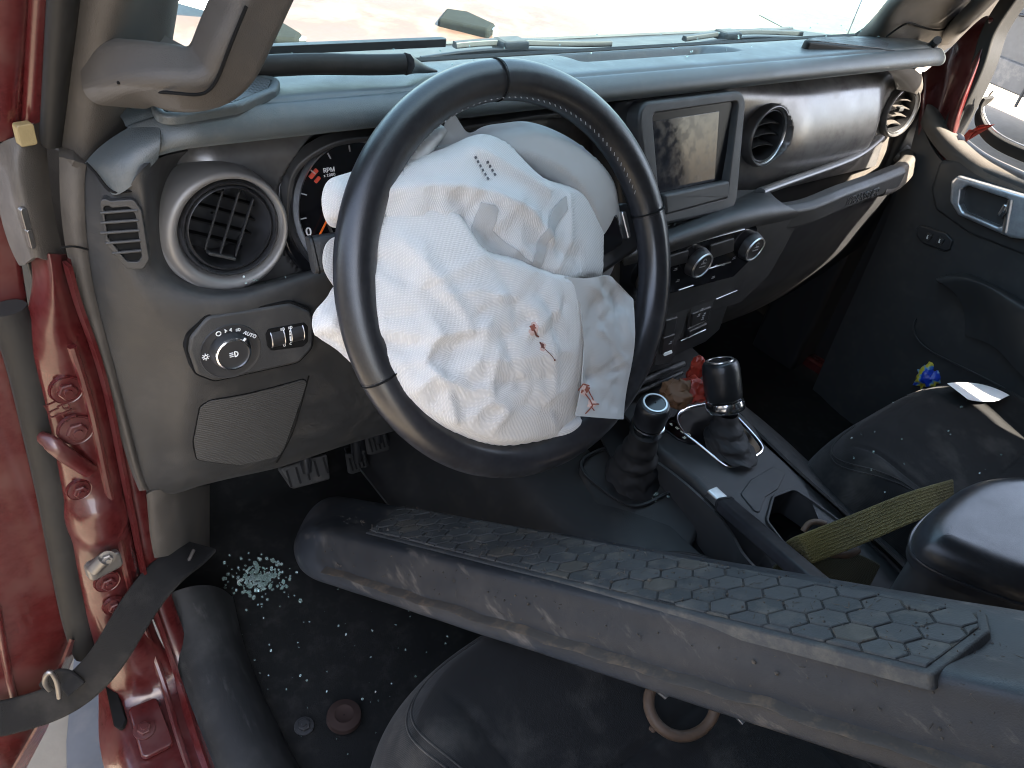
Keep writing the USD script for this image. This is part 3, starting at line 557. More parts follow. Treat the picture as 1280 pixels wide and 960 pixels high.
# satin band
bx, bz = np.meshgrid(np.linspace(-.655, .628, 320), np.linspace(1.118, 1.306, 70), indexing='ij')
t_ = (bz - 1.118) / (1.306 - 1.118)
pas = smooth01((bx - .10) / .18) * (1 - smooth01((bx - .47) / .08))
by = .012 - .020 * (1 - t_) ** 1.5 + .018 * smooth01((t_ - .8) / .2)
by = by - pas * .038 * np.sin(math.pi * np.clip(t_ * 1.05, 0, 1)) ** 0.8
by += .03 * smooth01((-.60 - bx) / .06) ** 2 + .035 * smooth01((bx - .585) / .045) ** 2
CPO = Y(446, 261, .002)
cl_ = np.minimum(np.hypot((bx + .385) / .152, (bz - 1.205) / .078), np.hypot(bx - CPO[0], bz - CPO[2]) / .080)
by += .07 * smooth01((1.06 - cl_) / .12)
for vx_, vr_ in ((-.6138, .042), (.1912, .039), (.60, .038)):
    by += .09 * smooth01((vr_ * 1.08 - np.hypot(bx - vx_, bz - 1.22)) / .007)
band = grid_mesh(np.stack([bx, by, bz], -1), .003)
if band.face_normals[:1000, 1].mean() > 0: band.invert()
part(dash, 'satin_band', band, M['satin'], 50, 'satin grey band across the dashboard')
part(dash, 'dash_core', [boxm((-.015, .14, 1.10), (1.26, .10, .36)), boxm((0, .20, 1.12), (1.3, .1, .30))], M['void'])
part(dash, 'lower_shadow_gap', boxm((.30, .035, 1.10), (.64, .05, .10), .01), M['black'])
# round vents
NV = tilt(7.6)
def vent(cxy, r, kind, sun=False, yoff=0.0):
    o = np.array([cxy[0], yoff, cxy[1]]); P_ = Plane(o, NV if kind != 'far' else (-.12, -1, .1))
    if kind == 'left': pr = [(r * 1.66, -.030), (r * 1.64, -.004), (r * 1.56, .007), (r * 1.44, .010), (r * 1.34, .007), (r * 1.30, .001), (r * 1.26, -.004)]; bm = M['satin2']
    else: pr = [(r * 1.34, -.012), (r * 1.33, .002), (r * 1.29, .006), (r * 1.24, .0065), (r * 1.21, .003), (r * 1.20, -.003)]; bm = M['satin'] if kind == 'mid' else M['satin']
    lm = lathe(pr, 96)
    if kind == 'left':      # the bezel is broader towards the door
        lv = np.array(lm.vertices); k_ = np.clip((np.hypot(lv[:, 0], lv[:, 1]) / r - 1.26) / .4, 0, 1); lv[:, 0] -= .0055 * k_; lv[:, 1] -= .002 * k_; lm.vertices = lv
    bz_ = part(dash, 'vent_bezel', P_.put(lm), bm, 60)
    part(dash, 'vent_ring', P_.put(lathe([(r * 1.26, -.006), (r * 1.24, .002), (r * 1.19, .0045), (r * 1.14, .002), (r * 1.13, -.004)], 96)), M['black'] if kind == 'left' else M['alu'], 60)
    part(dash, 'vent_ring', P_.put(lathe([(r * 1.13, -.005), (r * 1.10, .001), (r * 1.05, .002), (r * 1.01, -.004), (r * .99, -.045), (.001, -.045)], 96)), M['black'], 60)
    vs = []
    if kind == 'left':
        for k, xo in enumerate((-.0145, 0.0, .0145)):
            h = math.sqrt(max(r * r * .88 - xo * xo, 0)); m = slab(rrect(.0017, 2 * h * .94, .0008), -.030, -.004, .0007, steps=1)
            mv = np.array(m.vertices); mv[:, 0] += (-.004 - mv[:, 2]) * .42; m.vertices = mv; m = rot2(move(m, xo, .002), -24); part(dash, 'vent_vane', P_.put(m), M['dash'], 30)
        part(dash, 'vent_tab', P_.put(rot2(move(slab(rrect(.026, .003, .001), -.01, -.002, .001), .002, -r * .78), -24)), M['dash'], 30)
        for yo in (-.020, -.007, .007, .020):
            m = boxm((0, yo, -.034), (2 * math.sqrt(r * r - yo * yo) * .98, .0015, .012)); part(dash, 'rear_vane', P_.put(rot2(m, -24)), M['void'], 20)
    else:
        for yo in ((-.018, -.002, .014) if kind == 'mid' else (-.025, -.012, .001, .015)):
            h = math.sqrt(r * r * .94 - yo * yo); n = 16; xx = np.linspace(-h, h, n)
            rr_ = np.stack([np.stack([xx, yo + .004 * (1 - (xx / h) ** 2) + dz * .25 - .001, -.004 + .006 * (1 - (xx / h) ** 2) * 0 - dz], 1) for dz in (0, .012, .024)], 0)
            part(dash, 'vent_vane', P_.put(grid_mesh(rr_, .0014)), M['black'] if not sun else M['trim'], 40)  # far vent vanes take lighter plastic: sunlight put into their colour
        if kind != 'mid': part(dash, 'vent_tab', P_.put(boxm((0, .004, -.002), (.014, .008, .008), .002)), M['dash'], 40)
vent((-.6138, 1.22), .0355, 'left', yoff=-.012)
vent((.1912, 1.22), .0345, 'mid', yoff=-.012)
vent((.6000, 1.218), .0340, 'far', True, yoff=-.004)
# instrument cluster: hood, bezel rings, dials
CP = Plane(CPO, tilt(20))
def dial(P_, r):
    d = part(dash, 'gauge_ring', P_.put(lathe([(r * 1.06, -.002), (r * 1.055, .008), (r * 1.03, .012), (r * 1.00, .010), (r * .985, .0)], 90)), M['silver'], 60)
    part(dash, 'gauge_shroud', P_.put(lathe([(r * 1.12, -.01), (r * 1.115, .006), (r * 1.09, .008), (r * 1.06, .004)], 90)), M['black'], 60)
    part(dash, 'gauge_face', P_.put(lathe([(r, .001), (.001, .001)], 90)), M['gloss'], 30)
    part(dash, 'gauge_inner_ring', P_.put(move(lathe([(r * .66, .001), (r * .655, .0045), (r * .63, .0045), (r * .62, .001)], 80), r * .12, -r * .08)), M['steel'], 60)
    for k in range(13):
        a = math.radians(225 - k * 22.5)
        part(dash, 'gauge_tick', P_.put(rot2(boxm((r * .9, 0, .0022), (r * .09, .0012, .001)), math.degrees(a))), M['greyprint'], 20)
    return d
RC = .0655
dial(CP, RC)
part(dash, 'gauge_lettering', CP.put(move(text('RPM', .0042, .0006, True), *CP.uv(410, 212), .002)), M['white'], 20)
part(dash, 'gauge_lettering', CP.put(move(text('x 1000', .0027, .0006), *CP.uv(410.5, 218.5), .002)), M['white'], 20)
part(dash, 'gauge_lettering', CP.put(move(text('0', .0075, .0006, True), *CP.uv(384.5, 289), .002)), M['white'], 20)
a0 = CP.uv(391, 217); part(dash, 'red_zone_mark', CP.put(move(rot2(slab(rrect(.011, .0042, .0008), .001, .0025, .0004), 38), *a0)), M['redprint'], 20)
part(dash, 'red_zone_mark', CP.put(move(rot2(slab(rrect(.007, .0035, .0008), .001, .0025, .0004), 38), a0[0] + .003, a0[1] - .006)), M['redprint'], 20)
n0, n1 = CP.uv(391, 301), CP.uv(407, 268); nd = n1 - n0
part(dash, 'gauge_needle', CP.put(tube([np.r_[n0, .008], np.r_[n0 + nd * 1.6, .009]], .0011, 6)), M['orange'])
CP2 = Plane(CP.o + np.array([.168, 0, 0]), tilt(20)); dial(CP2, RC)
part(dash, 'cluster_panel', CP.put(slab(rrect(.30, .145, .06, .07, 0), -.012, -.003, .002)), M['gloss'])
hood_path = spl([Y(357, 270, .010), Y(359, 232, .010), Y(371, 203, .008), Y(405, 179, .002), Y(440, 170, -.002), (-.40, -.012, 1.290), (-.30, -.016, 1.294), (-.19, -.016, 1.287), (-.135, -.012, 1.25), (-.12, -.002, 1.19)], 90)
part(dash, 'cluster_hood', sweep(hood_path, rnd([(-.008, -.003), (.008, -.003), (.008, .003), (-.008, .003)], .002), up=np.array([np.r_[(p - np.array([-.29, 0, 1.19]))[0], 0, (p - np.array([-.29, 0, 1.19]))[2]] for p in hood_path])), M['dash'], 50)
# driver side lower panel, one continuous moulding from the door edge to the column
knee = [[Y(107, 206, .004), Y(122, 223, -.010), Y(140, 242, -.025), Y(161, 234, -.034), Y(190, 202, -.034), Y(250, 186, .04), Y(330, 168, .07), Y(420, 150, .11)],
        [Y(106, 262, .002), Y(124, 270, -.016), Y(146, 284, -.028), Y(170, 282, -.030), Y(194, 280, -.022), Y(236, 272, .06), Y(340, 250, .08), Y(430, 232, .12)],
        [Y(112, 330, .002), Y(136, 336, -.018), Y(160, 342, -.032), Y(182, 340, -.034), Y(212, 340, -.022), Y(270, 352, .020), Y(350, 338, .018), Y(440, 322, .03)],
        [Y(124, 390, .002), Y(156, 394, -.016), Y(186, 394, -.034), Y(210, 388, -.042), Y(250, 376, -.046), Y(310, 364, -.045), Y(380, 344, -.042), Y(470, 332, -.04)],
        [Y(142, 460, .002), Y(176, 458, -.010), Y(208, 452, -.026), Y(238, 444, -.042), Y(280, 432, -.048), Y(330, 418, -.048), Y(395, 400, -.044), Y(480, 384, -.04)],
        [Y(158, 522, .003), Y(188, 518, -.006), Y(214, 514, -.016), Y(240, 506, -.030), Y(290, 494, -.038), Y(345, 482, -.038), Y(405, 466, -.034), Y(490, 446, -.03)],
        [Y(172, 576, .004), Y(198, 574, -.002), Y(220, 572, -.006), Y(246, 560, -.014), Y(296, 548, -.020), Y(350, 536, -.020), Y(410, 520, -.016), Y(495, 496, -.01)],
        [Y(182, 612, .006), Y(204, 612, .004), Y(226, 608, .002), Y(250, 600, .0), Y(300, 588, .0), Y(352, 576, .0), Y(412, 556, .004), Y(500, 530, .01)],
        [Y(184, 618, .03), Y(206, 618, .03), Y(228, 614, .03), Y(252, 606, .03), Y(302, 594, .03), Y(354, 582, .03), Y(414, 562, .03), Y(502, 536, .03)],
        [Y(186, 610, .09), Y(208, 610, .09), Y(230, 606, .09), Y(254, 598, .09), Y(304, 586, .09), Y(356, 574, .09), Y(416, 554, .09), Y(504, 528, .09)]]
part(dash, 'knee_panel', patch(knee, 150, 150, .003, k=3, fn=lambda p: p + np.stack([0 * p[..., 0], .09 * smooth01((.047 - np.hypot(p[..., 0] + .6138, p[..., 2] - 1.22)) / .007), 0 * p[..., 0]], -1)), M['dash'], 60, 'dark moulded lower panel below the left vent')
strip = [[Y(74, 196, .006), Y(92, 200, .0), Y(108, 206, .001)], [Y(76, 262, .006), Y(92, 262, -.002), Y(106, 262, .0)], [Y(84, 320, .006), Y(98, 322, -.002), Y(112, 330, .0)], [Y(100, 385, .006), Y(112, 388, -.002), Y(124, 390, .0)], [Y(122, 450, .006), Y(132, 456, -.003), Y(143, 460, .0)],
         [Y(143, 520, .006), Y(152, 522, -.003), Y(159, 522, .001)], [Y(158, 572, .006), Y(166, 575, -.003), Y(173, 576, .002)], [Y(174, 614, .006), Y(180, 613, -.001), Y(186, 612, .004)]]
part(dash, 'end_trim', patch(strip, 70, 14, .004, k=3), M['trim'], 50, 'brown-grey end trim beside the hinge pillar')
part(dash, 'trim_seam', tube(spl([Y(76, 310, -.004), Y(90, 308, -.006), Y(110, 312, -.004)], 10), .0009, 6), M['void'])
part(dash, 'pad_seam', tube(spl([Y(108, 204, -.007), Y(124, 222, -.020), Y(140, 239, -.029), Y(160, 239, -.033), Y(180, 238, -.028)], 24), .0011, 6), M['void'])
# side demister vent with five bars
SD = Plane(Y(152, 286, -.030), (-.45, -1, .05), (1, -.35, 0))
so = SD.uvs([(124, 240), (138, 249), (168, 247), (178, 262), (187, 322), (180, 334), (160, 334), (134, 303)])
ho = SD.uvs([(129, 249), (141, 258), (162, 256), (170, 266), (178, 318), (174, 325), (160, 325), (136, 296)])
part(dash, 'side_vent_frame', SD.put(slab(rnd(so, .004), -.008, .0035, .0008, holes=[rnd(ho, .003)])), M['dash'], 40, 'angular side window vent frame')
part(dash, 'side_vent_cavity', SD.put(slab(rnd(ho, .003), -.006, .0012, .0005)), M['void'])
for k in range(5):
    yy = 260 + k * 12.6
    a, b = SD.uv(127 + max(0, k - 2.2) * 8, yy + 4), SD.uv(173 + k * 1.2, yy + .5)
    part(dash, 'side_vent_bar', SD.put(tube([np.r_[a, .0030], np.r_[b, .0030]], .0013, 8)), M['dash'], 40)
part(dash, 'pad_shoulder', patch([[Y(106, 204, .004), Y(140, 172, .0), Y(196, 143, -.004)], [Y(117, 216, -.008), Y(146, 192, -.022), Y(200, 164, -.026)], [Y(128, 229, -.018), Y(152, 212, -.032), Y(200, 182, -.034)], [Y(140, 243, -.027), Y(161, 235, -.036), Y(198, 198, -.034)]], 30, 30, .004, k=3), M['pad'], 60)
# headlight switch panel
HS = Plane(Y(312, 425, -.0545), (-.06, -math.cos(.12), math.sin(.12)))
o_ = rnd(HS.uvs([(234, 436), (236, 420), (258, 394), (362, 378), (386, 388), (391, 402), (389, 434), (372, 452), (268, 475), (244, 466)]), .010)
part(dash, 'switch_panel_gap', HS.put(slab(inset(ccw(o_), -.0016), -.012, .0012, .0005)), M['void'])
part(dash, 'switch_panel', HS.put(slab(o_, -.012, .0035, .003)), M['dash'], 50, 'elongated headlight switch panel')
ko = HS.shift(.010).uv(290.5, 441)
part(dash, 'knob_dish', HS.put(move(lathe([(.0285, .003), (.0275, .0046), (.0245, .0040), (.001, .0035)], 64), *HS.uv(287, 437))), M['black'], 50, 'round dark recess of the light switch')
KS = Plane(HS.P(ko)[0], HS.n)
kb = part(dash, 'headlight_knob', KS.put(lathe([(.0187, .003), (.0184, .006), (.0168, .0105), (.0156, .0128), (.0142, .0130), (.001, .0130)], 64)), M['black'], 50, 'round headlight switch knob')
part(kb, 'chrome_ring', KS.put(lathe([(.0160, .0122), (.0157, .0142), (.0144, .0146), (.0138, .0131)], 64)), M['chrome'], 60)
part(kb, 'pointer', KS.put(rot2(boxm((.0165, 0, .0136), (.005, .0022, .001), .0006), 48)), M['white'])
def icon(parent, P_, items, mat, w):
    part(parent, 'printed_symbol', P_.put(move(cat(items), 0, 0, w)), mat, 20)
def arc(r, a0, a1, t=.0006, n=12, cx=0, cy=0):
    a = np.radians(np.linspace(a0, a1, n)); return tube(np.stack([cx + r * np.cos(a), cy + r * np.sin(a), 0 * a], 1), t, 5)
def seg(x0, y0, x1, y1, t=.0005): return tube([(x0, y0, 0), (x1, y1, 0)], t, 5)
def lamp(x, y, s, beams=3):   # a D-shaped lamp with rays
    return [arc(.0024 * s, -90, 90, .0005 * s, 10, x, y), seg(x, y - .0024 * s, x, y + .0024 * s, .0005 * s)] + [seg(x - .0042 * s, y + k * .0016 * s, x - .0012 * s, y + k * .0016 * s, .0004 * s) for k in range(-(beams // 2), beams // 2 + 1)]
icon(kb, KS, lamp(.0012, 0, 1.15), M['white'], .0134)
u = HS.uv(271, 414); icon(dash, HS, [arc(.0021, 0, 350, .0005, 16, *u)], M['white'], .0052)
u = HS.uv(283, 410); icon(dash, HS, [arc(.0018, 120, 240, .0005, 8, u[0] + .004, u[1]), arc(.0018, -60, 60, .0005, 8, u[0] - .004, u[1]), seg(u[0] - .001, u[1], u[0] - .003, u[1]), seg(u[0] + .001, u[1], u[0] + .003, u[1])], M['white'], .0052)
u = HS.uv(296, 409); icon(dash, HS, lamp(u[0], u[1], .62), M['white'], .0052)
part(dash, 'knob_lettering', HS.put(move(rot2(text('AUTO', .0034, .0006, True), -36), *HS.uv(310, 415), .005)), M['white'], 20)
u = HS.uv(255, 443); icon(dash, HS, [arc(.0016, 0, 350, .0005, 14, *u)] + [seg(u[0] + .0024 * math.cos(a), u[1] + .0024 * math.sin(a), u[0] + .0034 * math.cos(a), u[1] + .0034 * math.sin(a)) for a in np.arange(8) * math.pi / 4], M['white'], .0052)
ho = rnd(HS.uvs([(330, 416), (333, 409), (378, 401), (383, 406), (383, 425), (377, 431), (337, 436), (332, 430)]), .003)
part(dash, 'thumbwheel_recess', HS.put(slab(ho, .001, .0046, .0008)), M['void'])
for cpx in ((345, 421), (369, 415)):
    u = HS.uv(*cpx); w = lathe([(.0115, -.007), (.0120, -.0065), (.0120, .0065), (.0115, .007)], 30)
    w = trimesh.creation.cylinder(.011, .0125, sections=30); w.apply_transform(trimesh.transformations.rotation_matrix(math.pi / 2, [0, 1, 0]))
    tw_ = part(dash, 'dimmer_wheel', HS.put(move(w, u[0], u[1], -.003)), M['black'], 40)
    for s in (-1, 1): part(tw_, 'wheel_edge', HS.put(move(arc(.0115, 15, 165, .0007, 16), 0, 0, 0) if False else cat([tube([(u[0] + s * .0062, u[1] + .0105 * math.cos(a), -.003 + .0115 * math.sin(a)) for a in np.linspace(.35, 2.8, 14)], .0006, 5)])), M['alu'], 40)
u = HS.uv(356, 418); icon(dash, HS, [boxm((u[0] - .003, u[1], 0), (.0014, .011, .0006)), boxm((u[0] + .0035, u[1] - .003, 0), (.0014, .005, .0006)), boxm((u[0] + .0035, u[1] + .002, 0), (.0014, .002, .0006)), boxm((u[0] + .0035, u[1] + .005, 0), (.0014, .002, .0006)), arc(.0012, 0, 350, .0003, 10, u[0] - .003, u[1] - .0085), arc(.0012, 60, 300, .0003, 10, u[0] + .0035, u[1] - .0085)] + lamp(u[0] - .003, u[1] + .009, .6) + lamp(u[0] + .0045, u[1] + .009, .6), M['white'], .0052)
# knee speaker grille
XZ = Plane((0, 0, 0), (0, -1, 0))
kv = np.array(patch(knee, 150, 150, 0, k=3).vertices)[150 * 45:150 * 118]
kitp = LinearNDInterpolator(kv[:, [0, 2]], -kv[:, 1])
ko_ = rnd(np.array([uvon(*q, kitp, XZ) for q in [(246, 574), (242, 552), (250, 508), (262, 500), (384, 472), (372, 510), (352, 570), (300, 582)]]), .008)
part(dash, 'knee_grille_gap', XZ.put(thicken(drape(ccw(inset(ccw(ko_), -.0012)), kitp, .0006, .004), .0004)), M['void'], 60)
part(dash, 'knee_grille', XZ.put(thicken(drape(ko_, kitp, .0014, .004), .001)), M['kneegrille'], 60, 'fine-ribbed grille in the driver knee panel')
part(dash, 'knee_seam', tube(spl([Y(386, 470, -.036), Y(376, 508, -.030), Y(364, 545, -.022), Y(346, 578, -.006)], 20), .0009, 6), M['void'])
# centre screen
SC = Plane(Y(860, 132, -.035), tilt(20))
so = SC.uvs([(786, 128), (925, 112), (912, 262), (806, 284)])
so = rnd(so, .020); ho = rnd(SC.uvs([(806, 142), (914, 126), (900, 246), (817, 266)]), .006)
scr = part(dash, 'screen_bezel', SC.put(slab(so, -.035, .012, .0045, holes=[ho], hbev=.002)), M['dash'], 50, 'thick rounded bezel round the central screen')
part(dash, 'screen_surround', SC.put(slab(rnd(SC.uvs([(770, 122), (925, 106), (918, 262), (790, 292)]), .025), -.05, -.008, .01)), M['black'], 50)
SG = Plane(SC.P(SC.uv(852, 190))[0] + SC.n * .0005, tilt(16))
part(dash, 'screen_black_panel', SG.put(slab(rnd(SG.uvs([(806, 142), (914, 126), (900, 246), (817, 266)]), .006), -.003, .002, .0004)), flat('matt_screen_border', (.006, .006, .007), .35, spec=.15))
lcd = SG.uvs([(807.5, 152.5), (897, 139), (891, 226), (813, 243)])
part(dash, 'screen_glass', SG.put(slab(lcd, .001, .0028, .0003)), M['screen'], label='smudged glass of the central screen')
sh = SC.uvs([(820, 242), (902, 225), (901, 247), (822, 268)])
part(dash, 'screen_ledge', SC.put(slab(rnd(sh, .003), .001, .014, .004)), M['dash'], 40)
# ledge under the screen and climate panel
ED = -.112
led = [[Y(780, 300, -.03), Y(840, 276, -.03), Y(905, 250, -.03), Y(960, 232, -.02)], [Y(780, 306, -.095), Y(840, 286, -.095), Y(905, 262, -.095), Y(968, 246, -.09)], [Y(780, 314, -.118), Y(840, 297, -.118), Y(908, 274, -.118), Y(985, 258, -.112)], [Y(780, 326, -.122), Y(840, 309, -.122), Y(912, 286, -.122), Y(1000, 266, -.116)], [Y(780, 334, -.112), Y(840, 316, -.112), Y(914, 292, -.112), Y(1004, 276, -.108)]]
part(dash, 'stack_ledge', patch(led, 40, 40, .003, k=3), M['dash'], 60, 'padded ledge below the central screen')
HV = Plane(Y(870, 325, ED), tilt(-4))
stk = HV.uvs([(770, 322), (940, 274), (1003, 270), (962, 345), (925, 380), (780, 425)])
part(dash, 'centre_stack', HV.put(slab(rnd(stk, .008), -.08, .0, .004)), M['dash'], 40)
hv = rnd(HV.uvs([(775, 318), (940, 276), (945, 284), (942, 318), (915, 345), (812, 372), (775, 378)]), .006)
part(dash, 'climate_panel', HV.put(slab(hv, -.002, .003, .0015)), M['gloss'], 40, 'gloss black climate control panel')
part(dash, 'climate_trim', [HV.put(tube([np.r_[HV.uv(*a), .0035], np.r_[HV.uv(*b), .0035]], .0009, 6)) for a, b in (((780, 321), (861, 303)), ((868, 301), (928, 285)), ((884, 334), (911, 326)), ((846, 361), (864, 355)))], M['alu'])
part(dash, 'climate_button', HV.put(slab(rnd(HV.uvs([(885, 305), (915, 296), (914, 312), (884, 322)]), .002), .002, .0048, .001)), M['black'], 40)
part(dash, 'climate_button', HV.put(slab(rnd(HV.uvs([(833, 318), (858, 311), (856, 326), (833, 332)]), .002), .002, .0048, .001)), M['black'], 40)
for (px, py) in ((872, 324), (938, 304), (812, 342)):
    kn = part(dash, 'climate_knob', HV.put(move(lathe([(.0212, .002), (.0206, .006), (.0192, .0125), (.0180, .0145), (.016, .0147), (.001, .0147)], 48), *HV.uv(px - 4, py + 1))), M['black'], 50)
    part(kn, 'knob_ring', HV.put(move(lathe([(.0186, .0140), (.0182, .0160), (.0166, .0160), (.0162, .0147)], 48), *HV.uv(px - 4, py + 1))), M['alu'], 50)
    u = HV.uv(px - 4, py + 1); part(kn, 'knob_symbol', HV.put(move(cat([boxm((0, .004, 0), (.010, .0012, .0005)), boxm((0, -.001, 0), (.012, .0012, .0005)), arc(.003, 0, 300, .0005, 12, 0, .008)]), u[0], u[1], .0151)), M['greyprint'], 20)
for px, py in ((842, 336), (892, 332), (902, 330), (915, 322), (889, 346), (845, 350)):
    part(dash, 'climate_symbol', HV.put(move(cat([boxm((0, 0, 0), (.007, .0011, .0004)), boxm((0, .0025, 0), (.005, .0011, .0004))]), *HV.uv(px, py), .0032)), M['greyprint'], 20)
# switch bank, USB panel and bin
SB = Plane(Y(850, 410, -.105), tilt(4))
part(dash, 'switch_bank', SB.put(slab(rnd(SB.uvs([(785, 395), (918, 358), (900, 412), (882, 428), (790, 470)]), .006), -.06, .0, .003)), M['black'], 40, 'dark switch bank under the climate panel')
for q in (([(826, 384), (854, 375), (862, 378), (838, 452), (816, 456)]), ([(862, 378), (888, 366), (892, 368), (884, 404), (858, 416)])):
    part(dash, 'switch_block', SB.put(slab(rnd(SB.uvs(q), .003), -.002, .003, .0015)), M['dash'], 40)
part(dash, 'switch_trim', [SB.put(tube([np.r_[SB.uv(*a), .003], np.r_[SB.uv(*b), .003]], .0011, 6)) for a, b in (((828, 385), (853, 376)), ((860, 379), (879, 373)), ((893, 373), (919, 362)), ((858, 410), (880, 399)), ((849, 425), (880, 411)))], M['alu'])
for q in (([(829, 398), (844, 394), (840, 414), (826, 419)], [(826, 420), (841, 415), (837, 437), (823, 442)], [(862, 390), (886, 381), (882, 398), (860, 407)], [(858, 412), (881, 402), (879, 408), (857, 420)])):
    part(dash, 'rocker_switch', SB.put(slab(rnd(SB.uvs(q), .002), .001, .0056, .002)), M['black'], 40)
for px, py in ((873, 386), (876, 392), (834, 427), (869, 393), (874, 397)):
    part(dash, 'switch_symbol', SB.put(move(cat([boxm((0, 0, 0), (.006, .0014, .0005)), boxm((.001, .003, 0), (.004, .0014, .0005))]), *SB.uv(px, py), .0058)), M['greyprint'], 20)
part(dash, 'lit_switch_bar', SB.put(slab(rnd(SB.uvs([(826, 439), (836, 435), (837, 439), (827, 443)]), .001), .002, .0062, .0006)), flat('bright_switch_bar', (.85, .9, .9), .3), label='bright pale bar on the lowest switch')
part(dash, 'bin_lip', [SB.put(tube([np.r_[SB.uv(790, 484), -.004], np.r_[SB.uv(856, 456), -.004]], .006, 10)), SB.put(tube([np.r_[SB.uv(792, 492), .0], np.r_[SB.uv(852, 466), .0]], .004, 10))], M['dash'], 50)
part(dash, 'bin_floor', patch([[(-.10, -.06, .885), (.12, -.06, .885)], [(-.10, -.16, .872), (.12, -.16, .872)]], 3, 3, .004, k=1), M['black'])
# passenger grab bar, glovebox
gb = spl([Y(975, 270, -.098), Y(1006, 264, -.105), Y(1040, 250, -.104), Y(1075, 237, -.100), Y(1104, 226, -.094), Y(1118, 220, -.088)], 40)
part(dash, 'grab_bar', sweep(gb, rnd([(-.018, -.012), (-.017, .010), (-.008, .018), (.020, .008), (.016, -.012)], .006), up=(0, -1, .35)), M['dash'], 50, 'passenger grab bar with raised lettering')
part(dash, 'grab_bar_mount', sweep(spl([Y(1098, 230, -.094), Y(1112, 226, -.085), Y(1128, 214, -.06), Y(1132, 198, -.02), Y(1120, 190, .0)], 30), rnd([(-.020, -.012), (.020, -.012), (.020, .014), (-.020, .014)], .009), up=(0, -1, .35)), M['trim'], 60, 'curved outer end of the grab bar')
gm = (gb[21] + gb[22]) / 2; GBP = Plane(gm + np.array([0, -.33, -.944]) * .006 + np.array([0, -.944, .33]) * .0142, (0, -1, 0), gb[34] - gb[10])
part(dash, 'grab_bar_lettering', GBP.put(move(text('WRANGLER', .0125, .0022, True), .004, .0, -.0008)), M['satin'], 20, 'raised lettering on the grab bar')
gl = [[Y(940, 300, -.07), Y(1000, 276, -.085), Y(1060, 252, -.075), Y(1112, 232, -.05)], [Y(930, 320, -.065), Y(996, 296, -.078), Y(1062, 268, -.066), Y(1110, 250, -.04)], [Y(915, 360, -.055), Y(985, 330, -.06), Y(1050, 296, -.05), Y(1095, 275, -.03)], [Y(900, 395, -.04), Y(965, 365, -.04), Y(1030, 330, -.03), Y(1080, 305, -.015)], [Y(900, 405, .06), Y(960, 380, .06), Y(1025, 345, .06), Y(1075, 320, .06)]]
part(dash, 'glovebox', patch(gl, 40, 40, .003, k=2), M['black'], 50, 'glovebox lid below the grab bar')
part(dash, 'shelf_edge', sweep(spl([Y(950, 240, -.06), Y(1000, 222, -.045), Y(1050, 204, -.035), Y(1078, 190, -.03), Y(1100, 172, -.02)], 30), circ(.006, 10, .009), up=(0, -1, .3)), M['satin'], 60, 'rim of the open shelf above the grab bar')
part(dash, 'end_cap', patch([[Y(1108, 88, -.03), Y(1136, 84, -.03), Y(1150, 92, -.02), Y(1151, 92, .02)], [Y(1116, 96, -.022), Y(1138, 100, -.025), Y(1152, 108, -.01), Y(1153, 106, .02)], [Y(1120, 112, -.0), Y(1140, 116, -.01), Y(1150, 120, .0), Y(1152, 118, .03)]], 16, 16, .003, k=2), M['trim'], 50, 'sunlit end cap beside the passenger vent')
part(dash, 'end_panel', patch([[Y(1090, 100, .02), Y(1130, 100, .01), Y(1146, 110, .02)], [Y(1075, 150, .02), Y(1110, 150, .012), Y(1142, 150, .02)], [Y(1060, 200, .02), Y(1100, 200, .0), Y(1136, 200, .01)], [Y(1040, 235, .02), Y(1080, 235, .0), Y(1125, 240, .01)]], 14, 14, .003, k=2), M['trim'], 50)
# steering column and stalk
col = np.array([0, math.cos(.507), -math.sin(.507)])
WC = np.array([-.39423, -.17203, 1.20817])
part(dash, 'column_shroud', sweep([WC + col * d for d in (.055, .12, .2, .26)], rnd([(-.055, -.055), (.055, -.055), (.055, .045), (-.055, .045)], .02), up=(0, .5, .87)), M['dash'], 50, 'steering column shroud')
stk_ = spl([Y(430, 312, -.09), Y(412, 315, -.088), Y(388, 319, -.085)], 10)
st = part(dash, 'indicator_stalk', sweep(stk_, rnd([(-.016, -.010), (.016, -.010), (.016, .010), (-.016, .010)], .006), up=(0, -.9, .4)), M['dash'], 40, 'end of the indicator stalk left of the wheel')
for px in (392, 404): part(st, 'stalk_ring', sweep([Y(px, 318.5, -.0855), Y(px + 1.5, 318.2, -.0857)], rnd([(-.0167, -.0107), (.0167, -.0107), (.0167, .0107), (-.0167, .0107)], .006), up=(0, -.9, .4)), M['void'], 30)

# ================================================================== STEERING WHEEL
WP = Plane(WC, (0, -math.cos(.507), math.sin(.507)))
base_w = WC + 0
wheel = thing('steering_wheel', 'black leather steering wheel with stitched rim in front of the driver dials', 'steering wheel', WC)
RR = .1765
def rim(a0, a1, n, r=RR, sec=None, w=0.0, grow=1.0, closed=False):
    a = np.radians(np.linspace(a0, a1, n, endpoint=not closed))
    path = WP.P(np.stack([r * np.cos(a), r * np.sin(a)], 1), w)
    return sweep(path, sec if sec is not None else circ(.0175 * grow, 24, .0165 * grow), up=WP.n, closed=closed)
sec_top = circ(.0178, 24, .0165)
part(wheel, 'rim', rim(0, 360, 160, closed=True), M['smoothblack'], 60, 'smooth black rim core')
for a0, a1 in ((12, 89), (91, 196), (-164, -65), (-63, 10)):
    part(wheel, 'rim_leather', rim(a0, a1, 70, grow=1.03), M['leather'] if not (a0 in (-164, -63)) else M['smoothblack'], 60)
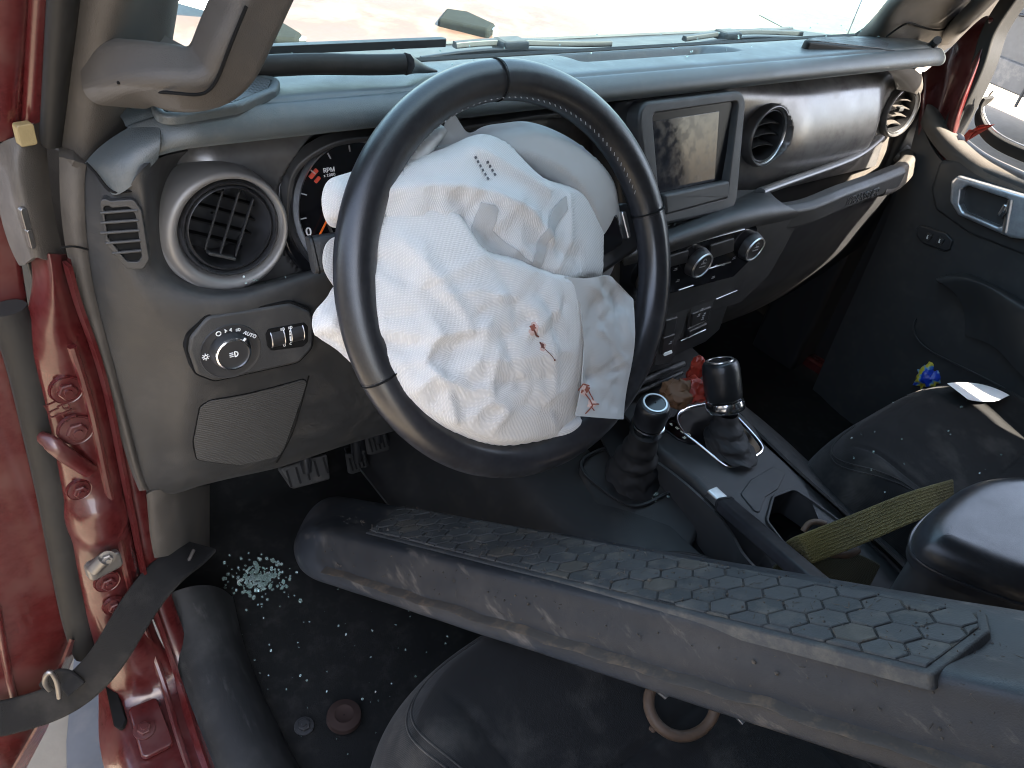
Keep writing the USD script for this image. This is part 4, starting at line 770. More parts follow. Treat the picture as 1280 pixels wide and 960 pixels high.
for a in (90, 11, 196.5, -64): part(wheel, 'rim_seam', WP.put(rot2(move(Plane((0, 0, 0), (0, 1, 0), (1, 0, 0)).put(lathe([(.0184, -.0007), (.0187, 0), (.0184, .0007), (.0172, .0007), (.0172, -.0007)], 24)), RR), a)), M['void'], 40)
for k in range(60):
    a = math.radians(20 + k * 2.4)
    q = (RR - .0165)
    part(wheel, 'stitch', tube(WP.P([[q * math.cos(a), q * math.sin(a), .0065], [(q) * math.cos(a + .022), q * math.sin(a + .022), .0095]]), .0005, 4), M['greyprint'], 20)
part(wheel, 'hub', WP.put(slab(rnd([(-.085, .05), (-.05, .075), (.05, .075), (.085, .05), (.08, -.04), (.035, -.085), (-.035, -.085), (-.08, -.04)], .02), -.06, -.02, .015)), M['black'], 50)
for sx in (1, -1):
    sp = part(wheel, 'spoke', WP.put(slab(rnd([(sx * .06, .055), (sx * .168, .045), (sx * .172, -.005), (sx * .06, -.035)], .012), -.035, -.010, .008)), M['black'], 50)
    part(sp, 'switch_pad', WP.put(slab(rnd([(sx * .085, .045), (sx * .135, .040), (sx * .14, .005), (sx * .09, -.005)], .010), -.012, -.004, .004)), M['gloss'], 50)
    part(sp, 'spoke_accent', WP.put(slab(rnd([(sx * .139, .040), (sx * .146, .038), (sx * .149, .012), (sx * .144, .008)], .002), -.012, -.003, .002)), M['alu'], 50)
for sx in (1, -1): part(wheel, 'lower_spoke', WP.put(slab(rnd([(sx * .012, -.06), (sx * .040, -.06), (sx * .050, -.165), (sx * .022, -.168)], .008), -.035, -.010, .006)), M['black'], 50)

# ================================================================== DEPLOYED AIRBAG
bag = thing('deployed_airbag', 'crumpled white deflated airbag with reddish stains spilling out of the wheel hub', 'airbag', WC - WP.n * .02)
def cloth(outline_px, w0, compress, seed, step=.0035, iters=170, amp=.003, wl=26, free=(), plane=WP, tension=.02, bend=.25, lim=.022, base_w=0, sharp=False):
    """a sheet with more cloth than room: it is held at its outline and buckles into folds"""
    spo = (lambda n: np.array([sg.LinearRing(plane.uvs(outline_px)).interpolate(t, True).coords[0] for t in np.linspace(0, 1, n, endpoint=False)])) if sharp else (lambda n: spl(plane.uvs(outline_px), n, True))
    o = spo(160); poly = sg.Polygon(o).buffer(0)
    x0, y0, x1, y1 = poly.bounds
    gx, gy = np.meshgrid(np.arange(x0 - step, x1 + 2 * step, step), np.arange(y0 - step, y1 + 2 * step, step), indexing='ij')
    ins = contains_xy(poly, gx, gy)
    dist = np.array([poly.exterior.distance(sg.Point(a, b)) for a, b in zip(gx[ins], gy[ins])])
    edge = np.zeros_like(gx); edge[ins] = dist
    p3 = np.stack([gx, gy, 0 * gx], -1)
    base = w0(gx, gy, edge)
    P_ = np.stack([gx, gy, base], -1)
    P_[..., 2] += amp * 2 * fbm(p3, wl, seed, 3) * smooth01(edge / .012)
    com = compress * (0.35 + 1.3 * meshkit.fbm(p3 * 9, 2, seed + 9))
    r = np.random.default_rng(seed)
    cons = []
    for dx, dy, st in ((1, 0, 1.), (0, 1, 1.), (1, 1, .7), (1, -1, .7), (2, 0, bend), (0, 2, bend), (3, 3, bend * .4), (3, -3, bend * .4)):
        sl = lambda d: (slice(d, None), slice(None, -d)) if d > 0 else ((slice(None, d), slice(-d, None)) if d < 0 else (slice(None), slice(None)))
        ax, bx_ = sl(dx); ay, by_ = sl(dy)
        m = ins[bx_, by_] & ins[ax, ay]
        rest = np.linalg.norm(P_[ax, ay] - P_[bx_, by_], axis=-1) * (1 + com[bx_, by_])
        cons.append(((ax, ay), (bx_, by_), m, rest, st))
    w_ = np.where(ins, 1.0, 0.0) * smooth01(edge / .006 + .02)
    for it in range(iters):
        acc = np.zeros_like(P_); cnt = np.zeros(gx.shape)
        for A, B, m, rest, st in cons:
            d = P_[A] - P_[B]; l = np.linalg.norm(d, axis=-1) + 1e-9
            c = (.5 * st * m * (l - rest) / l)[..., None] * d
            acc[A] -= c; acc[B] += c; cnt[A] += m * st; cnt[B] += m * st
        P_ += acc / np.maximum(cnt, 1)[..., None] * 1.6 * w_[..., None]
        P_[..., 2] += (base - P_[..., 2]) * tension * w_
        P_[..., 2] = np.clip(P_[..., 2], base - lim, base + lim)
    # light smoothing
    for _ in range(2):
        q = P_[..., 2]; s = np.zeros_like(q); n_ = np.zeros_like(q)
        for dx, dy in ((1, 0), (-1, 0), (0, 1), (0, -1)):
            mm = np.roll(ins, (dx, dy), (0, 1)); s += np.roll(q, (dx, dy), (0, 1)) * mm; n_ += mm
        P_[..., 2] = np.where(ins & (n_ > 0), .6 * q + .4 * s / np.maximum(n_, 1), q)
    pts = P_[ins]; uv = np.stack([gx[ins], gy[ins]], 1)
    bo = spo(260)
    bw = w0(bo[:, 0], bo[:, 1], 0 * bo[:, 0])
    ok = dist > step * .55
    uv = np.vstack([uv[ok], bo]); pts = np.vstack([pts[ok], np.c_[bo, bw]])
    d = Delaunay(uv); f = d.simplices
    ce = uv[f].mean(1); f = f[contains_xy(poly, ce[:, 0], ce[:, 1])]
    m = trimesh.Trimesh(pts, f, process=False)
    nz = m.face_normals[:, 2].mean()
    if nz < 0: m.invert()
    return m, LinearNDInterpolator(pts[:, :2], pts[:, 2])
def dome(c, rx, ry, h, w, fall=.02, edge0=.15):
    def f(x, y, e):
        r2 = ((x - c[0]) / rx) ** 2 + ((y - c[1]) / ry) ** 2
        return w + h * np.clip(1 - r2, 0, 1) * smooth01(e / fall + edge0)
    return f
def fold(pts_px, h, wd, sh=.04, sharp=False):
    """a ridge (h > 0) or crease along a line"""
    l = sg.LineString(WP.shift(sh).uvs(pts_px))
    def f(x, y):
        d = np.array([l.distance(sg.Point(a, b)) for a, b in zip(np.ravel(x), np.ravel(y))]).reshape(np.shape(x))
        return h * ((.85 * np.exp(-np.abs(d) / wd)) if sharp else np.exp(-(d / wd) ** 2))
    return f
def creases(box_px, n, seed, h, wd, sh):
    r = np.random.default_rng(seed); out = []
    for _ in range(n):
        x, y = r.uniform(box_px[0], box_px[2]), r.uniform(box_px[1], box_px[3]); a = r.uniform(0, math.pi); l = r.uniform(14, 46)
        bend_ = r.normal(0, 6)
        out.append(fold([(x - l * math.cos(a), y - l * math.sin(a)), (x + bend_ * math.sin(a), y - bend_ * math.cos(a)), (x + l * math.cos(a), y + l * math.sin(a))], h * r.choice([-1, 1]) * r.uniform(.5, 1.2), wd, sh, sharp=True))
    return out
def plus(f, *fs): return lambda x, y, e: f(x, y, e) + sum(g(x, y) for g in fs) * smooth01(e / .012)
cen = WP.uv(600, 360)
lowp = [(452, 280), (478, 262), (520, 250), (560, 262), (584, 306), (610, 316), (640, 326), (672, 336), (706, 346), (722, 366), (728, 410), (727, 470), (722, 524), (716, 545), (676, 552), (620, 557), (570, 545), (520, 520), (476, 470), (452, 400), (446, 330)]
lower = cloth(lowp, plus(dome(WP.uv(612, 400), .17, .18, .055, -.012, .016, .5), fold([(520, 300), (556, 350), (586, 404), (600, 452)], .007, .007, sharp=True), fold([(480, 330), (535, 356), (580, 398)], -.004, .006, sharp=True), fold([(505, 418), (550, 424), (604, 410)], .005, .005, sharp=True), fold([(505, 430), (550, 440), (590, 430)], -.006, .010),
    fold([(545, 438), (538, 454), (556, 472), (590, 488), (612, 484)], .009, .005, sharp=True), fold([(590, 484), (640, 478), (690, 474)], -.005, .004, sharp=True), fold([(600, 452), (660, 446), (722, 440)], .003, .005, sharp=True), fold([(622, 330), (640, 372), (648, 410)], -.004, .006, sharp=True), fold([(516, 506), (536, 486), (546, 470)], .008, .004, sharp=True), fold([(560, 478), (572, 512), (580, 536)], .007, .004, sharp=True),
    fold([(600, 520), (612, 508), (632, 506), (640, 518), (630, 534)], .007, .005, sharp=True), fold([(660, 380), (690, 430), (700, 490)], .003, .008), *creases((490, 320, 715, 525), 46, 5, .0036, .0030, .045)), .014, 3, amp=.0012, wl=24, lim=.005, bend=.4)
part(bag, 'lower_panel', WP.put(thicken(lower[0])), M['bag'], 80, 'main white woven panel of the airbag')
midp = [(462, 240), (480, 212), (520, 195), (556, 185), (590, 170), (616, 168), (640, 186), (668, 216), (700, 228), (736, 240), (756, 262), (766, 276), (762, 310), (757, 352), (735, 350), (706, 356), (660, 350), (600, 330), (560, 320), (500, 310), (460, 290)]
mid = cloth(midp, plus(dome(WP.uv(612, 330), .17, .16, .047, -.014, .016, .45), fold([(480, 236), (560, 228), (620, 236), (672, 262), (700, 300)], .011, .006, sharp=True), fold([(590, 250), (620, 300), (650, 330)], -.006, .010), fold([(733, 240), (728, 300), (700, 345)], .006, .004, sharp=True), fold([(610, 175), (640, 195), (700, 235)], .005, .006), fold([(500, 270), (560, 276), (590, 300)], -.006, .006, sharp=True), fold([(640, 300), (690, 306), (740, 322)], -.004, .005, sharp=True),
    *creases((490, 210, 745, 340), 30, 15, .0034, .0030, .04)), .014, 11, amp=.0012, wl=24, lim=.005, bend=.4)
part(bag, 'middle_panel', WP.put(thicken(mid[0])), M['bagcross'], 80, 'folded upper panel of the airbag with grey patches')
topp = [(548, 196), (560, 148), (568, 143), (584, 165), (600, 160), (628, 154), (655, 152), (690, 162), (722, 180), (748, 203), (764, 228), (772, 256), (781, 282), (776, 310), (768, 332), (760, 346), (740, 330), (700, 260), (640, 215), (580, 205)]
TPl = WP.shift(-.022)
top = cloth(topp, plus(dome(TPl.uv(690, 240), .12, .10, .030, -.022, .02), fold([(575, 145), (590, 175)], -.004, .004), fold([(600, 160), (620, 175)], .004, .006)), .025, 21, amp=.003, wl=16, plane=TPl, base_w=-.022)
part(bag, 'top_panel', WP.put(thicken(top[0])), M['baglin'], 80, 'pale coated cloth at the top of the airbag')
leftp = [(478, 236), (500, 196), (530, 170), (560, 150), (572, 160), (560, 180), (540, 205), (510, 230)]
lf = cloth(leftp, dome(WP.uv(530, 190), .07, .06, .022, -.02, .01), .06, 31, amp=.003, wl=40)
part(bag, 'side_gather', WP.put(thicken(lf[0])), M['baglin'], 80)
flp = [(700, 346), (728, 348), (757, 344), (768, 346), (797, 374), (792, 410), (787, 462), (782, 500), (779, 524), (740, 521), (716, 519), (724, 480), (727, 430), (722, 380)]
flapc = cloth(flp, plus(lambda x, y, e: .030 - .16 * np.clip(x - WP.uv(735, 430)[0], 0, .2) + .006 * np.sin((y - .02) * 42) * np.clip((x - WP.uv(735, 430)[0]) / .04, 0, 1), *creases((718, 352, 792, 515), 30, 25, .0042, .0026, .026)), .012, 41, amp=.002, wl=38, tension=.05, plane=WP.shift(.026), sharp=True)
part(bag, 'side_flap', WP.put(thicken(flapc[0])), M['baglin'], 50, 'grey crinkled flap hanging on the right of the airbag')
lowskirt = [(700, 520), (716, 516), (745, 519), (757, 522), (756, 530), (742, 541), (712, 550), (668, 555), (640, 555), (660, 530)]
sk = cloth(lowskirt, dome(WP.uv(700, 535), .06, .03, .018, -.006, .01), .06, 47, amp=.003, wl=50)
part(bag, 'side_gather', WP.put(thicken(sk[0])), M['bag'], 80)
EP = WP.shift(-.045)
for op, sd in (([(402, 250), (410, 226), (428, 218), (470, 214), (480, 250), (460, 290), (436, 286), (412, 282)], 51), ([(390, 402), (396, 386), (410, 370), (420, 356), (470, 360), (500, 420), (470, 470), (440, 455), (414, 432), (394, 418)], 57)):
    e = cloth(op, lambda x, y, e: .0 + .012 * smooth01(e / .015), .09, sd, step=.003, amp=.004, wl=50, plane=EP)
    part(bag, 'bulging_corner', EP.put(thicken(e[0])), M['bag'], 80)
# a sliver of cloth between stalk and rim
e = cloth([(404, 330), (408, 305), (424, 296), (440, 320), (436, 372), (412, 350)], lambda x, y, e: 0 * x, .05, 61, step=.003, plane=EP)
part(bag, 'bulging_corner', EP.put(thicken(e[0])), M['bag'], 80)
# closed back of the bag behind the panels
part(bag, 'back_cloth', WP.put(slab(spl(WP.uvs([(470, 250), (560, 180), (660, 180), (740, 230), (755, 330), (740, 480), (690, 540), (600, 540), (510, 500), (465, 400)]), 60, True), -.03, -.016, .004)), M['baglin'], 60)
for pl_, itp, s in (([(600, 253), (618, 257), (622, 262), (614, 288), (664, 329), (658, 335), (620, 322), (588, 305)], mid, 1), ([(690, 262), (707, 244), (709, 262), (686, 300), (674, 336), (660, 332), (672, 300)], mid, 1)):
    part(bag, 'grey_patch', WP.put(thicken(drape(np.array([uvon(*q, itp[1], WP) for q in pl_]), itp[1], .0016), .0008)), M['tape'], 80)
def streak(pts, wd, itp, mat, name='blood_stain', off=.0011):
    l = sg.LineString([uvon(*q, itp[1], WP) for q in pts]).buffer(wd / 2)
    part(bag, name, WP.put(thicken(drape(np.array(l.exterior.coords)[:-1], itp[1], off, .0015), .0004)), mat, 80)
def blotch(px, py, r, itp, mat, sd, off=.0011):
    u = uvon(px, py, itp[1], WP); a = np.linspace(0, 2 * math.pi, 26, endpoint=False); rr_ = r * (1 + .5 * (meshkit.noise(np.stack([np.cos(a) * 2 + sd, np.sin(a) * 2, 0 * a], 1)) - .5) * 2)
    part(bag, 'blood_stain', WP.put(thicken(drape(u + np.stack([rr_ * np.cos(a), rr_ * np.sin(a)], 1), itp[1], off, .0012), .0004)), mat, 80)
blotch(667, 412, .0050, lower, M['stain'], 21, .0007); blotch(678, 434, .0034, lower, M['stain'], 22, .0007); blotch(732, 487, .0062, flapc, M['stain'], 23, .0007); blotch(739, 505, .0050, flapc, M['stain'], 24, .0007)
blotch(665.5, 409, .0026, lower, M['blood'], 1); blotch(665, 411, .0018, lower, M['blood'], 2)
streak([(666, 412), (669, 419), (672, 421)], .0016, lower, M['blood2']); blotch(677, 432, .0018, lower, M['blood2'], 5); streak([(674, 428), (679, 435)], .0016, lower, M['blood2'])
streak([(680, 436), (688, 444), (692, 450)], .0006, lower, M['blood2']); blotch(692, 450, .0012, lower, M['blood2'], 8)
blotch(733, 486, .0032, flapc, M['blood'], 11); blotch(727, 489, .0018, flapc, M['blood'], 12)
for q in ([(735, 488), (739, 496), (741, 500)], [(731, 492), (737, 500), (740, 507)], [(740, 505), (748, 505)], [(740, 507), (735, 513), (731, 517)], [(738, 508), (742, 513)], [(736, 482), (728, 480), (722, 488)]):
    streak(q, .0012, flapc, M['blood'])
for k, (px, py) in enumerate(((596, 199), (612, 207))):
    ln = [uvon(px - 2 + j * 3.1, py - 2 + j * 5.2, mid[1], WP) for j in range(6)] if k == 0 else [uvon(px - 3 + j * 3, py - 4 + j * 5, mid[1], WP) for j in range(4)]
    for u in ln:
        tq = np.array([(u[0] - .0011, u[1] - .0014), (u[0] + .0013, u[1] - .0008), (u[0] + .0009, u[1] + .0014), (u[0] - .0012, u[1] + .0009)])
        part(bag, 'printed_mark', WP.put(thicken(drape(tq, mid[1], .0011, .001), .0003)), M['ink'], 20)

# ================================================================== CENTRE CONSOLE
CZ = .868
con = thing('centre_console', 'dark grey centre console with chrome-rimmed selector plate, cup holders and padded armrest', 'console', (0, -.35, .62))
CT = Plane((0, -.2, CZ), (0, -.08, 1))
# top moulding
def C(px, py, z=CZ): return Z(px, py, z)
cpl = CT.uvs([(812, 552), (836, 524), (868, 505), (915, 502), (944, 530), (958, 553), (1010, 600), (1080, 662), (1142, 728), (1120, 775), (1010, 770), (960, 690), (905, 640), (868, 600)])
cup = rnd(CT.uvs([(958, 652), (966, 622), (992, 612), (1016, 628), (1100, 690), (1132, 722), (1126, 756), (1060, 756), (1000, 706)]), .012)
part(con, 'top_panel', CT.put(slab(rnd(cpl, .018), -.05, .0, .010, holes=[cup], hbev=.004)), M['dash'], 50, 'grey top moulding of the console')
part(con, 'cup_well', CT.put(slab(cup, -.075, -.07, .001)), M['void'])
part(con, 'cup_rim', CT.put(tube(np.c_[cup, np.full(len(cup), .001)], .0022, 6, closed=True)), M['dash'], 60)
part(con, 'tray_lid', CT.put(slab(rnd(CT.uvs([(925, 618), (938, 600), (966, 584), (982, 592), (972, 612), (956, 622), (948, 646)]), .006), -.002, .0018, .0014)), M['dash'], 50)
# side skirts down to the floor
part(con, 'side_skirt', patch([[C(790, 560, .85), C(850, 600, .855), C(905, 655, .858), C(965, 730, .858), (-.10, -.75, .86)], [C(780, 575, .80), C(840, 630, .80), C(890, 690, .80), C(960, 770, .80), (-.13, -.75, .80)], [C(770, 610, .70), C(830, 680, .70), C(870, 740, .70), C(950, 800, .70), (-.16, -.75, .70)]], 24, 30, .004, k=2), M['dash'], 50)
part(con, 'side_skirt', patch([[C(905, 500, .855), C(950, 545, .858), C(1010, 602, .86), C(1085, 668, .86), C(1150, 730, .86)], [C(915, 500, .80), C(965, 540, .80), C(1030, 600, .80), C(1110, 668, .80), C(1180, 730, .80)], [C(930, 510, .70), C(985, 560, .70), C(1045, 615, .70), C(1130, 680, .70), C(1200, 740, .70)]], 20, 30, .004, k=2), M['dash'], 50)
part(con, 'front_tray', patch([[C(740, 520, .83), C(800, 490, .84), C(870, 478, .84), (.10, -.12, .84)], [C(750, 545, .835), C(805, 520, .845), C(868, 505, .86), (.11, -.16, .855)], [C(770, 580, .84), C(826, 545, .852), C(850, 530, .864), (.05, -.2, .864)]], 14, 20, .004, k=2), M['black'], 50)
# chrome loop round the selector
loop = spl(CT.uvs([(846, 520), (872, 508), (902, 508), (922, 524), (951, 558), (948, 568), (918, 584), (905, 582), (872, 556), (852, 540)]), 90, True)
part(con, 'selector_trim', CT.put(tube(np.c_[loop, np.full(len(loop), .0022)], .0026, 8, closed=True)), M['chrome'], 60, 'bright loop round the gear selector')
part(con, 'selector_plate', CT.put(slab(loop, -.002, .0015, .001)), M['gloss'])
dp = CT.uvs([(828, 536), (838, 526), (866, 548), (872, 556), (862, 556), (846, 550)])
part(con, 'selector_display', CT.put(slab(rnd(dp, .003), -.002, .003, .001)), M['gloss'], label='small black display with gear letters')
for s, (px, py), h in (('P', (838.5, 532.5), .005), ('R', (845.5, 537), .005), ('N', (852, 541.5), .005), ('D', (860, 545.5), .006), ('M', (854.5, 549), .004)):
    part(con, 'gear_letter', CT.put(move(rot2(text(s, h, .0005, True), 4), *CT.uv(px, py), .0032)), flat('gear_letter_print', (.7, .68, .55), .5) if s == 'P' else L + 'gear_letter_print', 20)
# transfer lever surround, left side of the console
TC = Plane((-.16, -.2, .80), (-.25, -.1, 1))
tl = TC.uvs([(722, 584), (738, 566), (790, 546), (838, 560), (872, 612), (880, 650), (862, 690), (830, 690), (790, 652), (745, 640)])
part(con, 'transfer_surround', TC.put(slab(rnd(tl, .012), -.06, .0, .008)), M['dash'], 50, 'moulding round the short transfer lever')
part(con, 'transfer_trim', TC.put(tube(np.c_[spl(TC.uvs([(726, 582), (760, 560), (792, 552), (812, 566), (846, 610), (834, 618), (796, 634), (760, 618)]), 60, True), np.full(60, .003)], .003, 6, closed=True)), M['black'], 60)
part(con, 'tunnel_cover', patch([[(-.36, y, .63), (-.30, y, .66), (-.262, y, .735), (-.240, y, .775), (-.20, y, .792), (-.13, y, .80)] for y in (.42, .05, -.25, -.6)], 20, 30, .004, k=3), M['dash'], 60)
# armrest: rounded padded lid
AZ = .985
AP = Plane((0, -.5, AZ), (0, .05, 1))
ap_ = AP.uvs([(1150, 655), (1170, 630), (1218, 600), (1262, 594), (1330, 600), (1420, 660), (1420, 760), (1300, 742), (1200, 706), (1155, 680)])
ao = spl(ap_, 90, True)
part(con, 'armrest', AP.put(slab(ao, -.035, .012, .028, steps=8)), M['leather'], 80, 'padded black armrest lid')
part(con, 'armrest_piping', AP.put(tube(np.c_[inset(ccw(ao), -.001), np.full(len(ao), -.022)], .0022, 6, closed=True)), M['smoothblack'], 60)
part(con, 'armrest_box', AP.put(slab(inset(ccw(ao), .010), -.30, -.034, .006)), M['dash'], 50)

# ================================================================== LEVERS
def lever(name, label, top_px, top_d, base, r, kl, boot_r, cap_tilt=0.0, cat_='lever'):
    T = D(*top_px, top_d); B = np.asarray(base, float); ax = (T - B); Ln = np.linalg.norm(ax); ax /= Ln
    P_ = Plane(T, ax, (1, -.3, 0))
    t = thing(name, label, cat_, B)
    part(t, 'knob', P_.put(lathe([(r * .80, -kl), (r * .97, -kl + .004), (r * 1.0, -kl * .6), (r * 1.0, -kl * .25), (r * .96, -.006), (r * .88, -.0015), (r * .78, 0), (.001, 0)], 48)), M['leather'], 60, 'rounded black knob')
    part(t, 'knob_cap_ring', P_.put(lathe([(r * .74, -.001), (r * .72, .0016), (r * .62, .0016), (r * .60, -.0005)], 48)), M['alu'], 60)
    part(t, 'knob_cap', P_.put(lathe([(r * .61, 0), (r * .59, .0010), (.001, .0010)], 40)), M['gloss'], 40)
    part(t, 'collar', P_.put(lathe([(r * .93, -kl - .016), (r * 1.02, -kl - .014), (r * 1.05, -kl - .007), (r * 1.0, -kl - .0005), (r * .9, -kl)], 48)), M['chrome'], 60, 'bright collar below the knob')
    return t, P_, T, B, ax, Ln
def boot(t, P0, P1, r0, r1, base_xy, seed, mat, n=44, folds=5):
    """a gaiter: from a round neck to a wide base, with soft uneven folds"""
    k = np.linspace(0, 1, n); a = np.linspace(0, 2 * math.pi, 60, endpoint=False)
    P0, P1 = np.asarray(P0), np.asarray(P1)
    v = []
    for s in k:
        c = P0 * (1 - s) + P1 * s
        rx = r0 + (base_xy[0] - r0) * s ** 1.6; ry = r1 + (base_xy[1] - r1) * s ** 1.6
        ring = np.stack([c[0] + rx * np.cos(a), c[1] + ry * np.sin(a), np.full(60, c[2])], 1)
        wob = .16 * np.sin(s * folds * 2 * math.pi + 1.3 * np.sin(a + seed)) * s * (1 - s) * 2 + .5 * (meshkit.fbm(np.stack([np.cos(a) * 1.5, np.sin(a) * 1.5, 0 * a + s * 4], 1), 3, seed) - .5) * s
        ring[:, :2] = c[:2] + (ring[:, :2] - c[:2]) * (1 + wob)[:, None]
        ring[:, 2] += .012 * (meshkit.fbm(np.stack([np.cos(a) * 2, np.sin(a) * 2, 0 * a + s * 6], 1), 3, seed + 4) - .5) * s
        v.append(ring)
    m = trimesh.Trimesh(np.array(v).reshape(-1, 3), quads(n, 60, True), process=True)
    if m.face_normals[:, 2].mean() < 0: m.invert()
    part(t, 'gaiter', m, mat, 70, 'wrinkled black gaiter')
gb_ = Z(912, 560, CZ + .002)
t, P_, T, B, ax, Ln = lever('gear_selector', 'tall automatic gear selector with rounded black knob and bright collar on the console', (900, 451), 1.08, gb_, .0265, .058, .03)
boot(t, T - ax * .074, gb_, .018, .018, (.036, .042), 3, M['gaiter'], folds=3)
tb = TC.P(TC.uv(788, 595))[0]
t, P_, T, B, ax, Ln = lever('transfer_lever', 'short four-wheel-drive lever with printed knob cap beside the steering wheel', (819, 504), 1.0, tb, .0225, .040, .03)
boot(t, T - ax * .055, tb, .019, .019, (.038, .042), 8, M['gaiter'], folds=4)
part(t, 'shaft', tube([T - ax * .05, T - ax * .09], .019, 20), M['black'], 60)
# handbrake
hb = thing('handbrake_lever', 'handbrake lever with silver release button beside the console', 'handbrake', D(1000, 710, .93))
h0, h1, h2 = D(889, 615, 1.04), D(905, 630, 1.025), D(1010, 720, .88)
hx_ = rnd([(-.013, -.010), (.013, -.010), (.013, .010), (-.013, .010)], .006)
part(hb, 'grip', sweep([h1, h1 * .6 + h2 * .4, h2, h2 + (h2 - h1) * .4], hx_, up=(0, 0, 1)), M['smoothblack'], 50)
part(hb, 'grip_collar', sweep([h1 + (h1 - h2) * .005, h1 + (h2 - h1) * .02], hx_ * 1.06, up=(0, 0, 1)), M['black'], 40)
part(hb, 'release_button', sweep([h0, h0 * .2 + h1 * .8, h1], rnd([(-.0095, -.007), (.0095, -.007), (.0095, .007), (-.0095, .007)], .003), up=(0, 0, 1)), M['alu'], 40, 'silver release button')
part(hb, 'bright_strip', tube([h1 + np.array([-.0125, -.004, .004]), h2 + np.array([-.0125, -.004, .004])], .0009, 6), M['alu'])
# crumpled litter in the tray ahead of the selector
def crumple(c, s, seed, flatz=.5):
    m = trimesh.creation.icosphere(3, 1.0); v = np.array(m.vertices); v *= (.65 + .9 * meshkit.fbm(v * 1.7 + seed, 3, seed))[:, None]
    v += .35 * (np.stack([meshkit.noise(v * 3 + 7 * k + seed, seed + k) for k in range(3)], 1) - .5); m.vertices = v * np.asarray(s) * [1, 1, flatz] + c
    return m
for px, py, d, s, mt, lab in ((845, 493, 1.10, .020, 'brownfoil', 'crumpled brown paper in the tray, left of the red one'), (866, 488, 1.12, .019, 'leaf', 'crumpled dark red wrapper in the tray behind the selector'), (871, 462, 1.15, .011, 'leaf', 'small upright red wrapper showing left of the selector knob')):
    solo('crumpled_wrapper', crumple(D(px, py, d), (s, s, s * (2.2 if py < 470 else 1)), px, .8), M[mt], lab, 'wrapper', group='crumpled wrappers in the console tray')

# ================================================================== SEATS
def seat(name, label, x0, x1, yf, z, left, recess=None):
    t = thing(name, label, 'seat', ((x0 + x1) / 2, yf - .25, .62))
    cx, cy = (x0 + x1) / 2, yf - .27
    n_r, n_a = 90, 240
    a = np.linspace(0, 2 * math.pi, n_a, endpoint=False)
    ex = 3.6
    ox = np.sign(np.cos(a)) * np.abs(np.cos(a)) ** (2 / ex) * (x1 - x0) / 2; oy = np.sign(np.sin(a)) * np.abs(np.sin(a)) ** (2 / ex) * .27
    s = np.r_[np.linspace(0, .80, 46), np.linspace(.81, 1.0, n_r - 46)]
    S, A = np.meshgrid(s, np.arange(n_a), indexing='ij')
    px, py = cx + ox[A] * S, cy + oy[A] * S
    e = np.clip((S - .74) / .26, 0, 1)
    pz = z - .14 * (1 - np.sqrt(np.clip(1 - e ** 2.4, 0, 1)))
    u = (px - cx) / ((x1 - x0) / 2)
    pz += .022 * np.exp(-((np.abs(u) - .78) / .16) ** 2) * (1 - e) + .010 * np.exp(-((py - yf + .10) / .07) ** 2) * (1 - e)
    pz -= .014 * np.exp(-(u / .45) ** 2) * smooth01((yf - .08 - py) / .15)
    for sx in (-1, 1):                      # seams between the centre panel and the bolsters
        line = cx + sx * ((x1 - x0) / 2) * (.60 - .10 * smooth01((yf - py) / .3))
        d = np.abs(px - line); on = smooth01((yf - .055 - py) / .05)
        pz -= .005 * np.exp(-(d / .004) ** 2) * on
    d2 = np.abs(py - (yf - .215)); pz -= .006 * np.exp(-(d2 / .004) ** 2) * smooth01((.62 - np.abs(u)) / .05)
    pz += .004 * fbm(np.stack([px, py, 0 * px], -1), 14, 5, 3)
    rings = np.stack([px, py, pz], -1)
    lo = rings[-1].copy(); lo[:, 2] = z - .24; lo[:, :2] = [cx, cy] + (lo[:, :2] - [cx, cy]) * .97
    v = np.vstack([rings.reshape(-1, 3), lo]); f = quads(n_r + 1, n_a, True)
    m = trimesh.Trimesh(v, f, process=True)
    if m.face_normals[:4000, 2].mean() < 0: m.invert()
    cen = np.array(m.triangles_center)
    part(t, 'cushion', m, M['cloth'], 60, 'black cloth seat cushion')
    inner = m
    # double stitched seam that curls round the front corner
    zi = LinearNDInterpolator(rings[:, ::2].reshape(-1, 3)[:, :2], rings[:, ::2].reshape(-1, 3)[:, 2])
    for sx in (-1, 1):
        q = spl([(cx + sx * ((x1 - x0) / 2) * k, yy) for k, yy in ((.30, yf - .030), (.55, yf - .036), (.72, yf - .065), (.76, yf - .11), (.68, yf - .19), (.60, yf - .30), (.58, yf - .45))], 90)
        for off in (-.0035, .0035):
            qq = q + np.array([off, off * .4]); zz = zi(qq) + .0006
            part(t, 'seam', tube(np.c_[qq, zz], .0011, 6), M['cloth2'], 60)
    part(t, 'backrest', boxm((cx, yf - .58, z + .25), ((x1 - x0) * .95, .14, .68), .05), M['cloth'], 50)
    part(t, 'headrest', boxm((cx, yf - .60, z + .66), (.26, .10, .17), .04), M['cloth'], 50)
    part(t, 'seat_base', boxm((cx, yf - .30, .70), ((x1 - x0) * .75, .40, .10), .03), M['black'], 40)
    return t, zi
ds, dz = seat('driver_seat', 'black cloth driver seat under the loose side step', -.672, -.135, -.272, .872, True)
ps, pz_i = seat('passenger_seat', 'black cloth passenger seat with glass crumbs beyond the console', .045, .585, -.285, .886, False)

